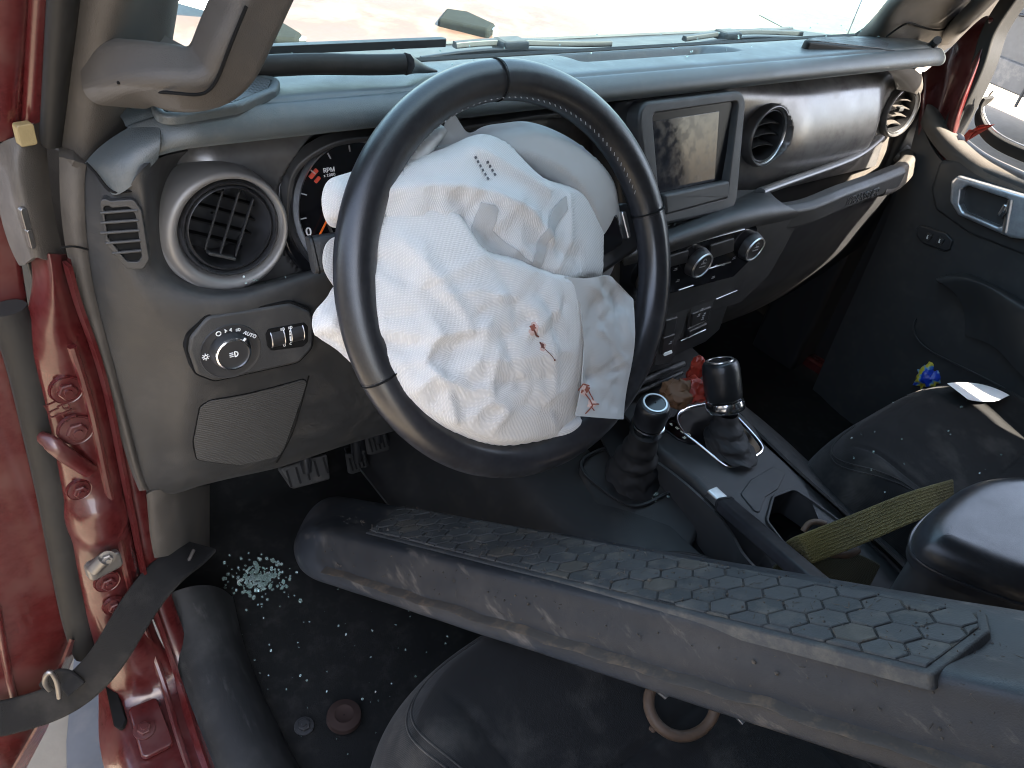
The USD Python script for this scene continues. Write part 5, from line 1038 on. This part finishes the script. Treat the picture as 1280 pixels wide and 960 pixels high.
# ================================================================== LOOSE SIDE STEP
step = thing('side_step', 'scuffed muddy black plastic side step with hexagonal tread lying across the driver seat', 'side step', D(700, 740, .76))
def d3(px, py, ref, k0, k1): return D(px, py, k0 + (k1 - k0) * ref)
back = (D(428, 622, 1.170), D(1300, 768, .552)); lip = (D(420, 672, .960), D(1290, 876, .449)); bot = (D(392, 705, .975), D(1300, 980, .440))
bx0 = lambda L_, s: L_[0] * (1 - s) + L_[1] * s
U_ = (bot[1] - back[1]); axs = lip[1] - lip[0]; axs /= np.linalg.norm(axs)
nview = np.cross(axs, U_); nview /= np.linalg.norm(nview)
if nview @ (CAM - lip[0]) < 0: nview = -nview
nS = 90
sv = np.r_[np.linspace(-.115, .0, 26), np.linspace(.012, 1.12, nS - 26)]
secs = []
for s in sv:
    a, l, b = bx0(back, max(s, 0)), bx0(lip, max(s, 0)), bx0(bot, max(s, 0))
    mid_ = (a + l + b) / 3
    pts_ = [a - nview * .030, a, a * .6 + l * .4 + nview * .001, a * .25 + l * .75 + nview * .003, l + nview * .004, l * .72 + b * .28 + nview * .004, l * .35 + b * .65 + nview * .001, l * .1 + b * .9 - nview * .004, b - nview * .010, b - nview * .028, mid_ - nview * .036]
    q = spl(pts_, 64, True)
    if s < 0:
        r_ = -s / .115; sh = math.sqrt(max(1 - r_ ** 2.2, 0.0)); q = mid_ + (q - mid_) * (.02 + .98 * sh) + axs * s * .85 + nview * (-.016 * r_ ** 2)
    secs.append(q)
secs = np.array(secs)
secs += (0.0022 * fbm(secs, 16, 3, 3))[..., None] * nview
sm = trimesh.Trimesh(secs.reshape(-1, 3), quads(len(sv), 64, True), process=True)
c0 = trimesh.Trimesh(secs[0], [[0, i, i + 1] for i in range(1, 63)], process=False); c1 = trimesh.Trimesh(secs[-1], [[0, i + 1, i] for i in range(1, 63)], process=False)
sm = cat([sm, c0, c1]); sm.merge_vertices()
trimesh.repair.fix_normals(sm)
part(step, 'body', sm, M['board'], 70, 'long scuffed body of the side step')
me = sweep([bx0(bot, s) * .91 + bx0(lip, s) * .09 - nview * .0046 for s in np.linspace(.03, 1.1, 160)], circ(.0105, 16, .0014), up=nview)
mv = np.array(me.vertices); me.vertices = mv + (.0014 * fbm(mv, 60, 6, 4))[:, None] * nview + (.010 * fbm(mv, 25, 8, 3))[:, None] * (bot[0] - lip[0]) / np.linalg.norm(bot[0] - lip[0])
part(step, 'muddy_edge', me, M['boardedge'], 60, 'brown dried mud along the lower edge')
# raised tread pad with hexagonal blocks
pc = [(457, 668), (500, 634), (1234, 770), (1238, 792), (1166, 848)]
n_top = np.cross(axs, lip[1] - back[1]); n_top /= np.linalg.norm(n_top)
if n_top @ (CAM - lip[0]) < 0: n_top = -n_top
TP = Plane(bx0(lip, .5) * .5 + bx0(back, .5) * .5 + n_top * .0045, n_top, axs)
pad_uv = rnd(TP.uvs(pc), .004)
part(step, 'tread_pad', TP.put(slab(pad_uv, -.0085, .0025, .0022)), M['tread'], 40, 'raised rubber tread pad')
poly = sg.Polygon(inset(ccw(pad_uv), .0065)).buffer(0)
part(step, 'tread_groove', TP.put(slab(np.array(poly.exterior.coords)[:-1], .001, .0032, .0004)), M['treadgap'], 20)
hr = .0162; hw_ = hr * 1.5; hh = hr * math.sqrt(3)
x0, y0, x1, y1 = poly.bounds
k = 0
tints = [M['tread']] + [plastic(f'step_tread_rubber_{c}', col, .75, 700, .7, dust=.6, dcol=(.13, .115, .09), dscale=ds_) for c, col, ds_ in (('worn', (.036, .037, .036), 30), ('dark', (.024, .026, .026), 44), ('muddy', (.045, .040, .032), 26))]
for i in range(int((x1 - x0) / hw_) + 3):
    for j in range(-1, int((y1 - y0) / hh) + 3):
        c = np.array([x0 + i * hw_, y0 + j * hh + (hh / 2 if i % 2 else 0) - .004])
        hx6 = sg.Polygon(c + circ(hr - .0011, 6) * [1.0, 1.0]).intersection(poly)
        if hx6.is_empty or hx6.geom_type != 'Polygon' or hx6.area < 2.5e-5: continue
        o = np.array(hx6.exterior.coords)[:-1]; keep = [q for q in range(len(o)) if np.linalg.norm(o[q] - o[q - 1]) > 8e-4]; o = o[keep]
        if len(o) < 3: continue
        hgt = .0046 + rng.normal(0, .0003)
        part(step, 'tread_block', TP.put(slab(o, .002, hgt, .0007, steps=1)), tints[rng.choice(4, p=[.4, .25, .25, .1])], 20); k += 1
# mud crumbs on the step
mud = []
for _ in range(1300):
    s = rng.uniform(.0, 1.05); w = rng.uniform(.06, .94); w_top = rng.random() < .75
    on = bx0(back, s) * (1 - w) + bx0(lip, s) * w if w_top else bx0(lip, s) * (1 - w) + bx0(bot, s) * w
    top_face = w_top
    u_ = np.array([(on - TP.o) @ TP.u, (on - TP.o) @ TP.v])
    if top_face: pos = TP.P(u_, .0045 if poly.buffer(.006).contains(sg.Point(u_)) else -.0045)[0]
    else: pos = on + nview * .004
    m = trimesh.creation.icosphere(0, 1.0); r = rng.uniform(.0003, .0012) * (1 if rng.random() > .05 else 2)
    if rng.random() < .22: m.vertices = (m.vertices * [.0004, .0004, rng.uniform(.002, .006)]) @ Rotation.from_rotvec(rng.normal(0, 2, 3)).as_matrix().T * [1, 1, .4] + pos + n_top * .001    # straw
    else: m.vertices = m.vertices * rng.uniform(.5, 1.3, (len(m.vertices), 3)) * r + pos
    mud.append(m) if w_top or rng.random() < .4 else None
part(step, 'dried_mud', mud, M['boardedge'], False, kind='stuff')
# brackets and the ring below it
for q, lab in ((([(800, 846), (806, 852), (832, 874), (845, 862), (838, 852)]), .0), ([(900, 872), (906, 880), (928, 906), (932, 902), (914, 872)], .0)):
    BP = Plane(D(q[0][0], q[0][1], .735), -RM[2] * .8 + np.array([.2, .1, .5]), right)
    part(step, 'mounting_bracket', BP.put(slab(BP.uvs(q), -.003, .0005, .0008)), M['alu'], 20, 'bent bare metal bracket')
ringc = D(853, 886, .76)
RP = Plane(ringc, -RM[2] * .9 + np.array([0, 0, .45]), right)
a = np.linspace(0, 2 * math.pi, 80, endpoint=False)
rp_ = np.stack([.0335 * np.cos(a), .0290 * np.sin(a) + .004, .004 * np.sin(a * 2)], 1)
ring = thing('rope_ring', 'weathered tan ring lying on the driver seat below the side step', 'ring', ringc)
rm_ = tube(RP.P(rp_), .0056, 14, closed=True); rm_.vertices = np.array(rm_.vertices) + (.0025 * fbm(np.array(rm_.vertices), 60, 3, 3))[:, None] * RP.n
part(ring, 'hoop', rm_, M['tan'], 70)
part(ring, 'burr', crumple(RP.P([-.031, -.018])[0], .003, 4), M['tan'], 50)

# ================================================================== WEBBING AND STRAPS
def ribbon(path, width, th, upv, mat, parent, name, n=60, tw=None, smooth=50, lab=None, ribs=0, sgn=-1):
    p = spl(path, n); sec = rnd([(-width / 2, -th / 2), (width / 2, -th / 2), (width / 2, th / 2), (-width / 2, th / 2)], th * .45, 3)
    up_ = np.array([np.asarray(u, float) for u in upv]); up_ = np.stack([np.interp(np.linspace(0, 1, n), np.linspace(0, 1, len(up_)), up_[:, k]) for k in range(3)], 1)
    if ribs:
        t_, b_, n_ = frames(p, up=up_)
        for k in range(ribs):
            o_ = (k + .5) / ribs - .5
            part(parent, 'weave_rib', tube(p + b_ * (o_ * width * .94) - n_ * (th * .48) * sgn + .0003 * np.sin(np.arange(n) * 1.7 + k)[:, None] * b_, .0008, 5), mat, 60)
    return part(parent, name, sweep(p, sec, up=up_, caps=True), mat, smooth, lab)
vw = -RM[2]
ck = thing('door_check_strap', 'black woven check strap stretched from the sill to the open driver door', 'strap', Y(140, 815, -.02))
ribbon([Y(250, 684, .03), Y(236, 694, .012), Y(212, 712, -.01), Y(178, 752, -.03), Y(146, 804, -.04), Y(112, 848, -.03), Y(72, 876, -.01), Y(34, 890, .005), Y(-10, 900, .02), Y(-70, 906, .03)], .041, .007, [vw, vw + np.array([.2, 0, .2]), vw, vw + np.array([0, 0, .3])], M['web'], ck, 'webbing', 90, lab='dusty black webbing')
ribbon([Y(242, 688, .01), Y(236, 700, -.0), Y(226, 716, -.006)], .004, .004, [vw, vw], M['trim'], ck, 'frayed_edge', 12)
ribbon([Y(96, 862, -.035), Y(84, 850, -.02), Y(70, 850, .0), Y(58, 862, .01)], .022, .006, [vw + np.array([0, 0, .8]), vw, vw], M['web'], ck, 'loop', 24)
part(ck, 'hook', [tube(spl([Y(62, 862, -.004), Y(56, 848, -.012), Y(62, 840, -.014), Y(70, 850, -.016), Y(74, 872, -.02)], 20), .003, 8)], M['steel'], 50, 'steel wire hook through the strap end')
tw = thing('tow_strap', 'olive green webbing strap hanging out of the console cup holder', 'strap', Z(1070, 660, .91))
ribbon([Z(992, 690, .86), Z(1008, 686, .895), Z(1040, 674, .915), Z(1085, 656, .925), Z(1128, 638, .93), Z(1158, 627, .925), Z(1190, 616, .90)], .037, .004, [vw + np.array([-.3, 0, .4]), vw + np.array([0, 0, .5]), vw], M['olive'], tw, 'webbing', 60, lab='olive webbing with raised ribs', ribs=9)
ribbon([Z(980, 722, .845), Z(1010, 706, .872), Z(1050, 706, .875), Z(1090, 722, .85)], .040, .006, [vw, vw + np.array([0, 0, .5]), vw], M['olivedk'], tw, 'folded_end', 30, lab='dark folded end of the strap')
part(tw, 'ring', [tube(spl([Z(1004, 664, .89), Z(1014, 653, .90), Z(1032, 655, .90)], 14), .004, 8), tube(spl([Z(1034, 692, .89), Z(1058, 694, .892), Z(1072, 688, .89)], 14), .0045, 8)], M['tan'], 50, 'tan metal ring held by the strap')
# dislodged windscreen seal
sl_ = thing('dislodged_seal', 'dislodged black rubber tube seal lying along the base of the windscreen', 'seal', Z(430, 84, 1.34))
sp_ = spl([Z(290, 84, 1.345), Z(340, 82, 1.348), Z(400, 80, 1.348), Z(460, 81, 1.348), Z(506, 80, 1.350)], 50)
part(sl_, 'tube', tube(sp_, .0092, 14), M['rubber'], 60)
te = spl([Z(507, 80, 1.350), Z(516, 82, 1.346), Z(530, 86, 1.340), Z(546, 89, 1.336)], 16)
part(sl_, 'torn_end', tube(te, .0095, 10, scale=np.stack([np.linspace(1.05, .12, 16)] * 2, 1)), M['black'], 60)
# wipers
for k, (pts_, lab) in enumerate((([(526, 77), (560, 72), (620, 66), (700, 66), (760, 66), (806, 64)], 'driver side wiper arm and blade parked along the windscreen base'), ([(812, 68), (870, 58), (930, 50), (985, 50), (1040, 52)], 'passenger side wiper arm and blade parked along the windscreen base'))):
    w = thing('windscreen_wiper', lab, 'wiper', Z(*pts_[2], 1.312), group='wipers along the windscreen base')
    p = spl([Y(*q, .196) for q in pts_], 40)
    part(w, 'blade', sweep(p, rnd([(-.004, -.006), (.004, -.006), (.003, .006), (-.003, .006)], .002), up=(0, 0, 1)), M['black'], 40)
    part(w, 'arm', sweep(p[8:34] + np.array([0, .018, .008]), rnd([(-.006, -.004), (.006, -.004), (.004, .004), (-.004, .004)], .002), up=(0, 0, 1)), M['black'], 40)
    part(w, 'pivot', boxm(p[16] + np.array([0, .012, .007]), (.045, .030, .014), .005), M['dash'], 40)
    part(w, 'nozzle', [boxm(p[i] + np.array([0, -.010, -.006]), (.010, .008, .008), .002) for i in (6, 14, 22)], M['pad'], 40)
an = thing('aerial', 'thin pale aerial mast rising from a black foot on the passenger side of the bonnet', 'aerial', (.98, .5, 1.18))
ab_ = Z(1058, 46, 1.20)
part(an, 'mast', tube([ab_, ab_ + np.array([.06, .02, .8])], .0022, 6), M['alu'], 50); part(an, 'foot', tube([ab_ + np.array([-.02, 0, -.004]), ab_ + np.array([.02, 0, -.004])], .006, 8), M['black'], 50)

# ================================================================== DOORS
dd = thing('driver_door', 'open driver door showing its dark red inner shell beside the hinge pillar', 'door', (-.85, .06, .55))
DP = Plane((-.85, .045, .9), (0, -1, 0))
do = DP.uvs([(-160, 120), (2, 168), (18, 260), (40, 405), (34, 440), (72, 640), (104, 792), (60, 905), (20, 990), (-160, 1000)])
part(dd, 'shell', DP.put(slab(rnd(do, .012), -.07, .0, .006)), M['red'], 50)
part(dd, 'shell_ridge', tube(spl([Y(44, 560, .040), Y(58, 660, .040), Y(76, 740, .040), Y(97, 800, .040)], 30), .003, 8), M['red'], 60)
part(dd, 'shell_ridge', tube(spl([Y(-4, 760, .040), Y(14, 860, .040), Y(28, 910, .040)], 30), .004, 8), M['red'], 60)
part(dd, 'lower_return', patch([[Y(100, 800, .03), Y(62, 905, .03), Y(20, 985, .03)], [Y(90, 800, .0), Y(50, 905, .0), Y(4, 985, .0)]], 4, 12, .003, k=1), M['red'], 40)
part(dd, 'shell_stud', DP.put(move(lathe([(.009, 0), (.008, .006), (.001, .008)], 16), *DP.uv(21, 425))), M['steel'], 50)
# passenger door
pd = thing('passenger_door', 'passenger door with missing glass, chrome-edged handle recess and dusty sunlit sill', 'door', (.70, -.3, .6))
PN = Plane((.665, .0, 1.0), (-1, .16, .03), (0, 1, 0))
def PDp(px, py, o=0.0): return hp(px, py, PN.o + PN.n * o, PN.n)
belt = [(1160, 122), (1176, 148), (1196, 170), (1224, 192), (1260, 210), (1330, 240), (1420, 280)]
rows = [[PDp(x + 8, y + 2, -.07) for x, y in belt], [PDp(x + 6, y - 2, -.035) for x, y in belt], [PDp(x + 1, y + 3, -.004) for x, y in belt], [PDp(x - 4, y + 16, .010) for x, y in belt], [PDp(x - 10, y + 32, .006) for x, y in belt]]
pan = [[(1150, 138), (1158, 170), (1172, 195), (1200, 222), (1240, 244), (1320, 280), (1420, 330)], [(1118, 250), (1125, 262), (1145, 280), (1180, 305), (1225, 330), (1310, 372), (1420, 430)], [(1078, 345), (1095, 352), (1120, 370), (1155, 395), (1200, 420), (1290, 465), (1420, 540)], [(1040, 430), (1060, 440), (1090, 462), (1125, 486), (1175, 515), (1270, 560), (1420, 640)], [(1010, 500), (1030, 515), (1060, 540), (1100, 565), (1150, 595), (1250, 640), (1420, 720)]]
part(pd, 'window_sill', patch(rows, 24, 50, .004, k=3), M['trim'], 60, 'dusty sunlit sill of the passenger door')
part(pd, 'inner_panel', patch([[PDp(x, y, 0.004 - .0) for x, y in r] for r in pan], 40, 50, .01, k=2), M['dash'], 60, 'dark inner panel of the passenger door')
hp0 = PN.uvs([(1178, 200), (1206, 196), (1300, 232), (1420, 280), (1420, 380), (1280, 318), (1214, 292), (1172, 262), (1166, 236)])
part(pd, 'handle_surround', PN.put(slab(rnd(hp0, .012), -.004, .010, .008)), M['dash'], 60)
hb0 = rnd(PN.uvs([(1197, 226), (1206, 218), (1300, 246), (1300, 300), (1270, 296), (1206, 268), (1196, 252)]), .009); hb1 = rnd(PN.uvs([(1211, 236), (1218, 231), (1272, 249), (1262, 284), (1214, 264), (1209, 254)]), .006)
part(pd, 'handle_bezel', PN.put(slab(hb0, .004, .024, .006, holes=[hb1], hbev=.004)), M['silver'], 60, 'chrome bezel of the inside door handle')
part(pd, 'handle_well', PN.put(slab(hb1, .004, .006, .0005)), M['void'])
part(pd, 'handle_pull', [PN.put(move(boxm((0, 0, 0), (.010, .022, .012), .003), *PN.uv(1262, 262), .016)), tube([PDp(1266, 250, .018), PDp(1258, 290, .018)], .0075, 12)], M['alu'], 50)
part(pd, 'lock_button', PN.put(move(slab(rrect(.006, .010, .0015), 0, .004, .001), *PN.uv(1264, 267), .024)), M['black'], 40)
sw = rnd(PN.uvs([(1148, 286), (1154, 281), (1186, 291), (1194, 300), (1190, 312), (1184, 314), (1156, 304), (1149, 296)]), .004)
s_ = part(pd, 'seat_switch_panel', PN.put(slab(sw, -.004, .008, .003)), M['black'], 50, 'small panel of two rocker switches')
for q in ((1164, 296), (1179, 301)): part(s_, 'rocker', PN.put(move(slab(rrect(.012, .014, .003), .006, .011, .002), *PN.uv(*q))), M['dash'], 50); part(s_, 'switch_symbol', PN.put(move(cat([boxm((0, .0015, 0), (.003, .003, .0005)), boxm((.001, -.002, 0), (.0018, .004, .0005))]), *PN.uv(*q), .0112)), M['white'], 20)
arm = [[PDp(1170, 348, .012), PDp(1215, 344, .012), PDp(1262, 366, .014), PDp(1340, 400, .014)], [PDp(1180, 356, .03), PDp(1222, 352, .05), PDp(1268, 376, .06), PDp(1340, 412, .06)], [PDp(1200, 376, .02), PDp(1240, 376, .05), PDp(1272, 398, .06), PDp(1340, 432, .06)], [PDp(1205, 420, .012), PDp(1250, 440, .02), PDp(1278, 470, .03), PDp(1340, 500, .03)]]
part(pd, 'armrest', patch(arm, 24, 30, .006, k=3), M['dash'], 60)
part(pd, 'panel_crease', tube(spl([PDp(1146, 398, .010), PDp(1142, 408, .010), PDp(1150, 428, .010), PDp(1195, 455, .010), PDp(1255, 485, .010)], 30), .0018, 8), M['dash'], 60)
fr = spl([PDp(1190, 166, -.03), PDp(1210, 125, -.03), PDp(1232, 75, -.03), PDp(1243, 40, -.03), PDp(1275, -10, -.03), PDp(1330, -90, -.03)], 40)
part(pd, 'window_frame', sweep(fr, rnd([(-.013, -.022), (.013, -.022), (.013, .022), (-.013, .022)], .004), up=(-1, .1, 0)), M['rubber'], 50, 'bare front frame of the passenger window')
part(pd, 'outer_skin', patch([[PDp(x + 14, y + 8, -.10) for x, y in belt], [PDp(x - 120, y + 320, -.14) for x, y in belt]], 8, 20, .004, k=1), M['red'], 50)
sl2 = spl([PDp(1236, 122, -.03), PDp(1224, 142, -.035), PDp(1228, 160, -.035), PDp(1246, 178, -.03), PDp(1290, 198, -.025), PDp(1340, 216, -.02)], 50)
ls = thing('loose_weatherstrip', 'loose black weatherstrip curling up from the passenger window sill', 'weatherstrip', sl2[10])
part(ls, 'strip', sweep(sl2, rnd([(-.003, -.012), (.003, -.012), (.003, .012), (-.003, .012)], .002), up=np.array([(-.6, -.2, 1)] * 50)), M['rubber'], 50); part(ls, 'bright_edge', tube(sl2 + np.array([.004, .0, .012]), .0018, 6), M['alu'], 50)
solo('broken_red_plastic', slab(np.array([(0, 0), (.016, -.006), (.034, -.022), (.012, -.012), (.006, .020), (-.003, .012)]), -.002, .002, .0008).apply_transform(np.vstack([np.c_[np.stack([PN.u * -1, PN.v, PN.n * -1], 1), PDp(1212, 162, -.02)], [0, 0, 0, 1]])), M['leaf'], 'jagged scrap of broken red plastic on the passenger window sill', 'scrap', smooth=20)

# ================================================================== FOOTWELL THINGS
for k, (q, y_, lab) in enumerate((([(348, 578), (408, 560), (412, 592), (366, 604)], .17, 'left of three worn pedals under the driver dashboard'), ([(434, 560), (456, 554), (458, 580), (438, 586)], .20, 'small middle pedal under the driver dashboard'), ([(458, 536), (482, 530), (486, 556), (462, 562)], .20, 'right pedal with ribbed pad under the driver dashboard'))):
    PP = Plane(Y(q[0][0], q[0][1], y_), (0, -.8, .6)); o = rnd(PP.uvs([(x_, z_ + 7) for x_, z_ in q]), .004)
    t = thing('pedal', lab, 'pedal', PP.o, group='pedals in the driver footwell')
    part(t, 'pad', PP.put(slab(o, -.01, .004, .003)), M['pedal'], 40)
    c = PP.P(o.mean(0))[0]
    part(t, 'arm', tube([c, c + np.array([.02, .08, .20])], .009, 8), M['black'], 50)
    x0, x1 = o[:, 0].min(), o[:, 0].max()
    for j in range(5):
        xx = x0 + (x1 - x0) * (j + .5) / 5; ys = o[:, 1]
        part(t, 'rib', PP.put(boxm((xx, ys.mean(), .005), (.003, (ys.max() - ys.min()) * .6, .002))), M['rubber'], 20)
solo('floor_bolt', Plane(Z(380, 908, .622), (0, 0, 1)).put(bolt(.008, .006)), M['black'], 'black hex bolt head in the carpet beside the driver seat', 'bolt', smooth=30)
fk = Plane(Z(430, 896, .624), (0, 0, 1)); solo('floor_fixing', fk.put(lathe([(.022, -.002), (.021, .005), (.012, .008), (.009, .005), (.001, .005)], 30)), flat('rusty_brown', (.022, .013, .011), .8, spec=.2), 'rusty round fixing on the floor beside the driver seat', 'fixing', smooth=50)
def shards(n, place, rmin, rmax):
    ms = []
    for _ in range(n):
        m = trimesh.creation.icosphere(0, 1.0) if rng.random() < .5 else trimesh.creation.box((1.5, 1.5, 1.2))
        r = rng.uniform(rmin, rmax); v = m.vertices * rng.uniform(.6, 1.3, 3) * rng.uniform(.75, 1.2, (len(m.vertices), 3)) * r
        v = v @ Rotation.random(random_state=int(rng.integers(1e9))).as_matrix().T
        ms.append(trimesh.Trimesh(v + place() + np.array([0, 0, r * .7]), m.faces, process=False))
    return ms
def floor_z(p): 
    toe_ = np.clip((p[1] - .2) / .22, 0, 1) ** 1.5 * .30
    q = np.array([[p[0], p[1], 0.0]])
    return .615 + toe_ + max(0, float(smooth01((abs(p[0]) - .66) / .07)) * .03) + .010 * float(fbm(q, 6, 3)[0]) + .004 * float(fbm(q, 40, 4)[0])
def fl_at(px, py):
    p = Z(px, py, .615); p[2] = floor_z(p) + .0005; return p
def pile():
    a, r = rng.uniform(0, 2 * math.pi), abs(rng.normal(0, 1)); return fl_at(322 + 24 * r * math.cos(a) + 2 + rng.normal(0, 6), 724 + 14 * r * math.sin(a))
solo('glass_crumbs', shards(300, pile, .0008, .0034), M['shard'], 'heap of pale green shattered glass crumbs on the driver carpet', 'broken glass', kind='stuff', smooth=False)
def scat(): return fl_at(rng.uniform(275, 560), rng.uniform(700, 950))
solo('scattered_crumbs', shards(95, scat, .0005, .0017), M['shard'], 'stray specks of broken glass scattered over the driver carpet', 'broken glass', kind='stuff', smooth=False)
def on_seat():
    while True:
        p = np.array([rng.uniform(.08, .56), rng.uniform(-.62, -.31)]); z = float(pz_i(p))
        if not math.isnan(z): return np.r_[p, z + .0005]
solo('seat_crumbs', shards(26, on_seat, .0008, .002), M['shard'], 'few tiny glass crumbs on the passenger seat cushion', 'broken glass', kind='stuff', smooth=False)
def on_tc(): return TC.P(TC.uv(rng.choice([790, 818, 830]) + rng.normal(0, 5), rng.choice([614, 622]) + rng.normal(0, 3)), .002)[0]
solo('console_crumbs', shards(22, on_tc, .0012, .0032), M['shard'], 'green glass crumbs by the short lever surround', 'broken glass', kind='stuff', smooth=False)
def on_dash():
    px = rng.uniform(300, 420); return Y(px, 345 + rng.uniform(2, 20) - (px - 300) * .12, -.034)
solo('dash_crumbs', shards(24, on_dash, .0005, .0012), M['shard'], 'fine glass specks on the dashboard below the left vent', 'broken glass', kind='stuff', smooth=False)
def on_ledge():
    px = rng.uniform(825, 935); return Y(px, 284 - (px - 840) * .24 + rng.uniform(-8, 2), -.09)
solo('ledge_crumbs', shards(20, on_ledge, .0006, .0014), M['shard'], 'fine glass specks on the padded ledge under the screen', 'broken glass', kind='stuff', smooth=False)
def on_pad(): return np.array([rng.uniform(-.55, .5), rng.uniform(0, .12), 1.334])
solo('pad_crumbs', shards(50, on_pad, .0005, .0016), M['shard'], 'fine glass specks on the soft top pad of the dashboard', 'broken glass', kind='stuff', smooth=False)
wr = crumple(np.zeros(3), (.030, .022, .03), 77, .9); wo = Z(1166, 470, .80)
solo('snack_wrapper', move(wr, *wo), M['blue'], 'crumpled blue and yellow wrapper between passenger seat and door', 'wrapper', smooth=30)
pg = [[Z(1184, 479, .912), Z(1225, 480, .910), Z(1262, 494, .912)], [Z(1196, 488, .914), Z(1222, 492, .909), Z(1255, 497, .914)], [Z(1210, 499, .911), Z(1230, 502, .909), Z(1250, 500, .912)]]
solo('paper_scrap', patch(pg, 14, 18, .0006, k=2), M['paper'], 'torn white paper scrap on the far edge of the passenger seat', 'paper', smooth=60)

# ================================================================== BEYOND THE PASSENGER DOOR
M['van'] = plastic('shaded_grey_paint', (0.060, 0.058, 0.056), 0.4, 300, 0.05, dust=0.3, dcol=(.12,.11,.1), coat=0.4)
va, vb = Z(1212, 96, .45), Z(1292, 130, .45)
wd = (va - vb) * [1, 1, 0]; wd /= np.linalg.norm(wd); sd = np.array([-wd[1], wd[0], 0]); sd = -sd if sd[0] > 0 else sd
van = thing('parked_vehicle', 'grey parked vehicle with a pale sill beyond the passenger window', 'vehicle', (va[0], va[1], 0))
VP = Plane((va[0], va[1], 0), sd, -wd)
def wheel_parts(u0):
    R_ = .37; P_ = Plane(VP.P([u0, R_])[0] - sd * .10, sd, wd)
    w = part(van, 'wheel', P_.put(lathe([(R_ * .62, -.20), (R_ * .95, -.20), (R_, -.17), (R_, -.02), (R_ * .95, .02), (R_ * .80, .035), (R_ * .66, .025), (R_ * .62, .0)], 72)), M['tyre'], 50)
    part(w, 'rim', P_.put(lathe([(R_ * .64, .022), (R_ * .58, .02), (R_ * .52, -.03), (R_ * .2, -.02), (R_ * .12, .01), (.001, .012)], 48)), M['steel'], 50)
    for k in range(36):
        a = k * 10; part(w, 'tread_lug', P_.put(rot2(boxm((R_ * 1.0, 0, -.09), (.012, .045, .17), .003), a)), M['tyre'], 20)
U0 = 1.15
wheel_parts(U0); wheel_parts(U0 + 2.9)
arch = lambda u0: [(u0 + .46 * math.cos(a), .45 + .40 * math.sin(a)) for a in np.linspace(math.pi, 0, 14)]
prof_ = [(U0 - 1.5, .45), (U0 - .46, .45)] + arch(U0)[1:-1] + [(U0 + .46, .45), (U0 + 2.44, .45)] + arch(U0 + 2.9)[1:-1] + [(U0 + 3.36, .45), (U0 + 3.9, .45), (U0 + 3.95, 1.0), (U0 + 3.4, 1.15), (U0 + 2.9, 1.85), (U0 - 1.4, 1.9)]
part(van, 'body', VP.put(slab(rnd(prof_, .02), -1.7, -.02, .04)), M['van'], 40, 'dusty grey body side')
part(van, 'body_crease', VP.put(boxm((U0 + 1.45, .86, -.016), (4.6, .02, .02), .006)), M['van'], 40)
part(van, 'sill_trim', VP.put(slab(rrect(1.0, .17, .02, U0 - .97, .545), -.03, .006, .012)), plastic('pale_sill', (.10, .09, .08), .6, 300, .1, dust=.4), 40)
for u in (U0 + .62, U0 + 1.75): part(van, 'door_gap', VP.put(boxm((u, 1.0, -.0225), (.010, .85, .01))), M['void'])
part(van, 'hanging_cable', VP.put(tube(spl([(U0 - 1.3, 1.1, .03), (U0 - 1.15, .93, .04), (U0 - .9, .92, .04), (U0 - .7, 1.05, .03), (U0 - .71, .7, .03), (U0 - .72, .4, .03)], 60), .010, 8)), M['black'], 50)
for u in (U0 + .1, U0 + 1.2): part(van, 'window', VP.put(slab(rrect(.85, .45, .06, u, 1.5), -.03, -.014, .004)), M['gloss'], 40)
lt = Z(1292, 244, .2); R_ = .37
ty = thing('discarded_wheel', 'dusty tyre lying flat on the ground beyond the passenger door', 'wheel', (lt[0], lt[1], 0))
part(ty, 'carcass', move(lathe([(R_ * .60, .02), (R_ * .94, .0), (R_, .035), (R_, .195), (R_ * .95, .225), (R_ * .80, .235), (R_ * .64, .22), (R_ * .60, .20), (R_ * .60, .02)], 90), lt[0], lt[1], 0), M['tyre'], 50)
for k in range(5): part(ty, 'tread_rib', move(lathe([(R_ + .001, .045 + k * .032), (R_ + .010, .048 + k * .032), (R_ + .010, .064 + k * .032), (R_ + .001, .067 + k * .032)], 90), lt[0], lt[1], 0), M['tyre'], 30)

# ================================================================== vehicle added out of view to shade the driver side and bounce warm light
nb = thing('added_shade_vehicle', 'tall brown-grey vehicle added out of view to shade the open driver door side', 'vehicle', (-2.9, -.4, 0))
NBP = Plane((-2.35, -3.6, 0), (1, 0, 0), (0, 1, 0))
nprof = [(0, .45)] + [(.55 + .45 - .45 * math.cos(a), .45 + .40 * math.sin(a)) for a in np.linspace(0, math.pi, 12)] + [(4.0, .45)] + [(4.0 + .45 - .45 * math.cos(a), .45 + .40 * math.sin(a)) for a in np.linspace(0, math.pi, 12)] + [(5.6, .45), (5.65, 1.15), (4.5, 1.35), (3.7, 2.15), (.1, 2.25)]
part(nb, 'body', NBP.put(slab(rnd(nprof, .03), -1.8, 0, .05)), M['addedcar'], 40)
for u in (1.0, 4.45):
    q = Plane(NBP.P([u, .38])[0], (1, 0, 0), (0, 1, 0)); w = part(nb, 'wheel', q.put(lathe([(.24, -.2), (.36, -.2), (.38, -.16), (.38, -.02), (.35, .01), (.25, .01)], 48)), M['tyre'], 50); part(w, 'rim', q.put(lathe([(.25, .005), (.2, -.03), (.08, .0), (.001, .0)], 32)), M['steel'], 50)
for u in (1.2, 2.8): part(nb, 'window', NBP.put(slab(rrect(1.2, .5, .06, u, 1.75), -.01, .008, .004)), M['gloss'], 40)
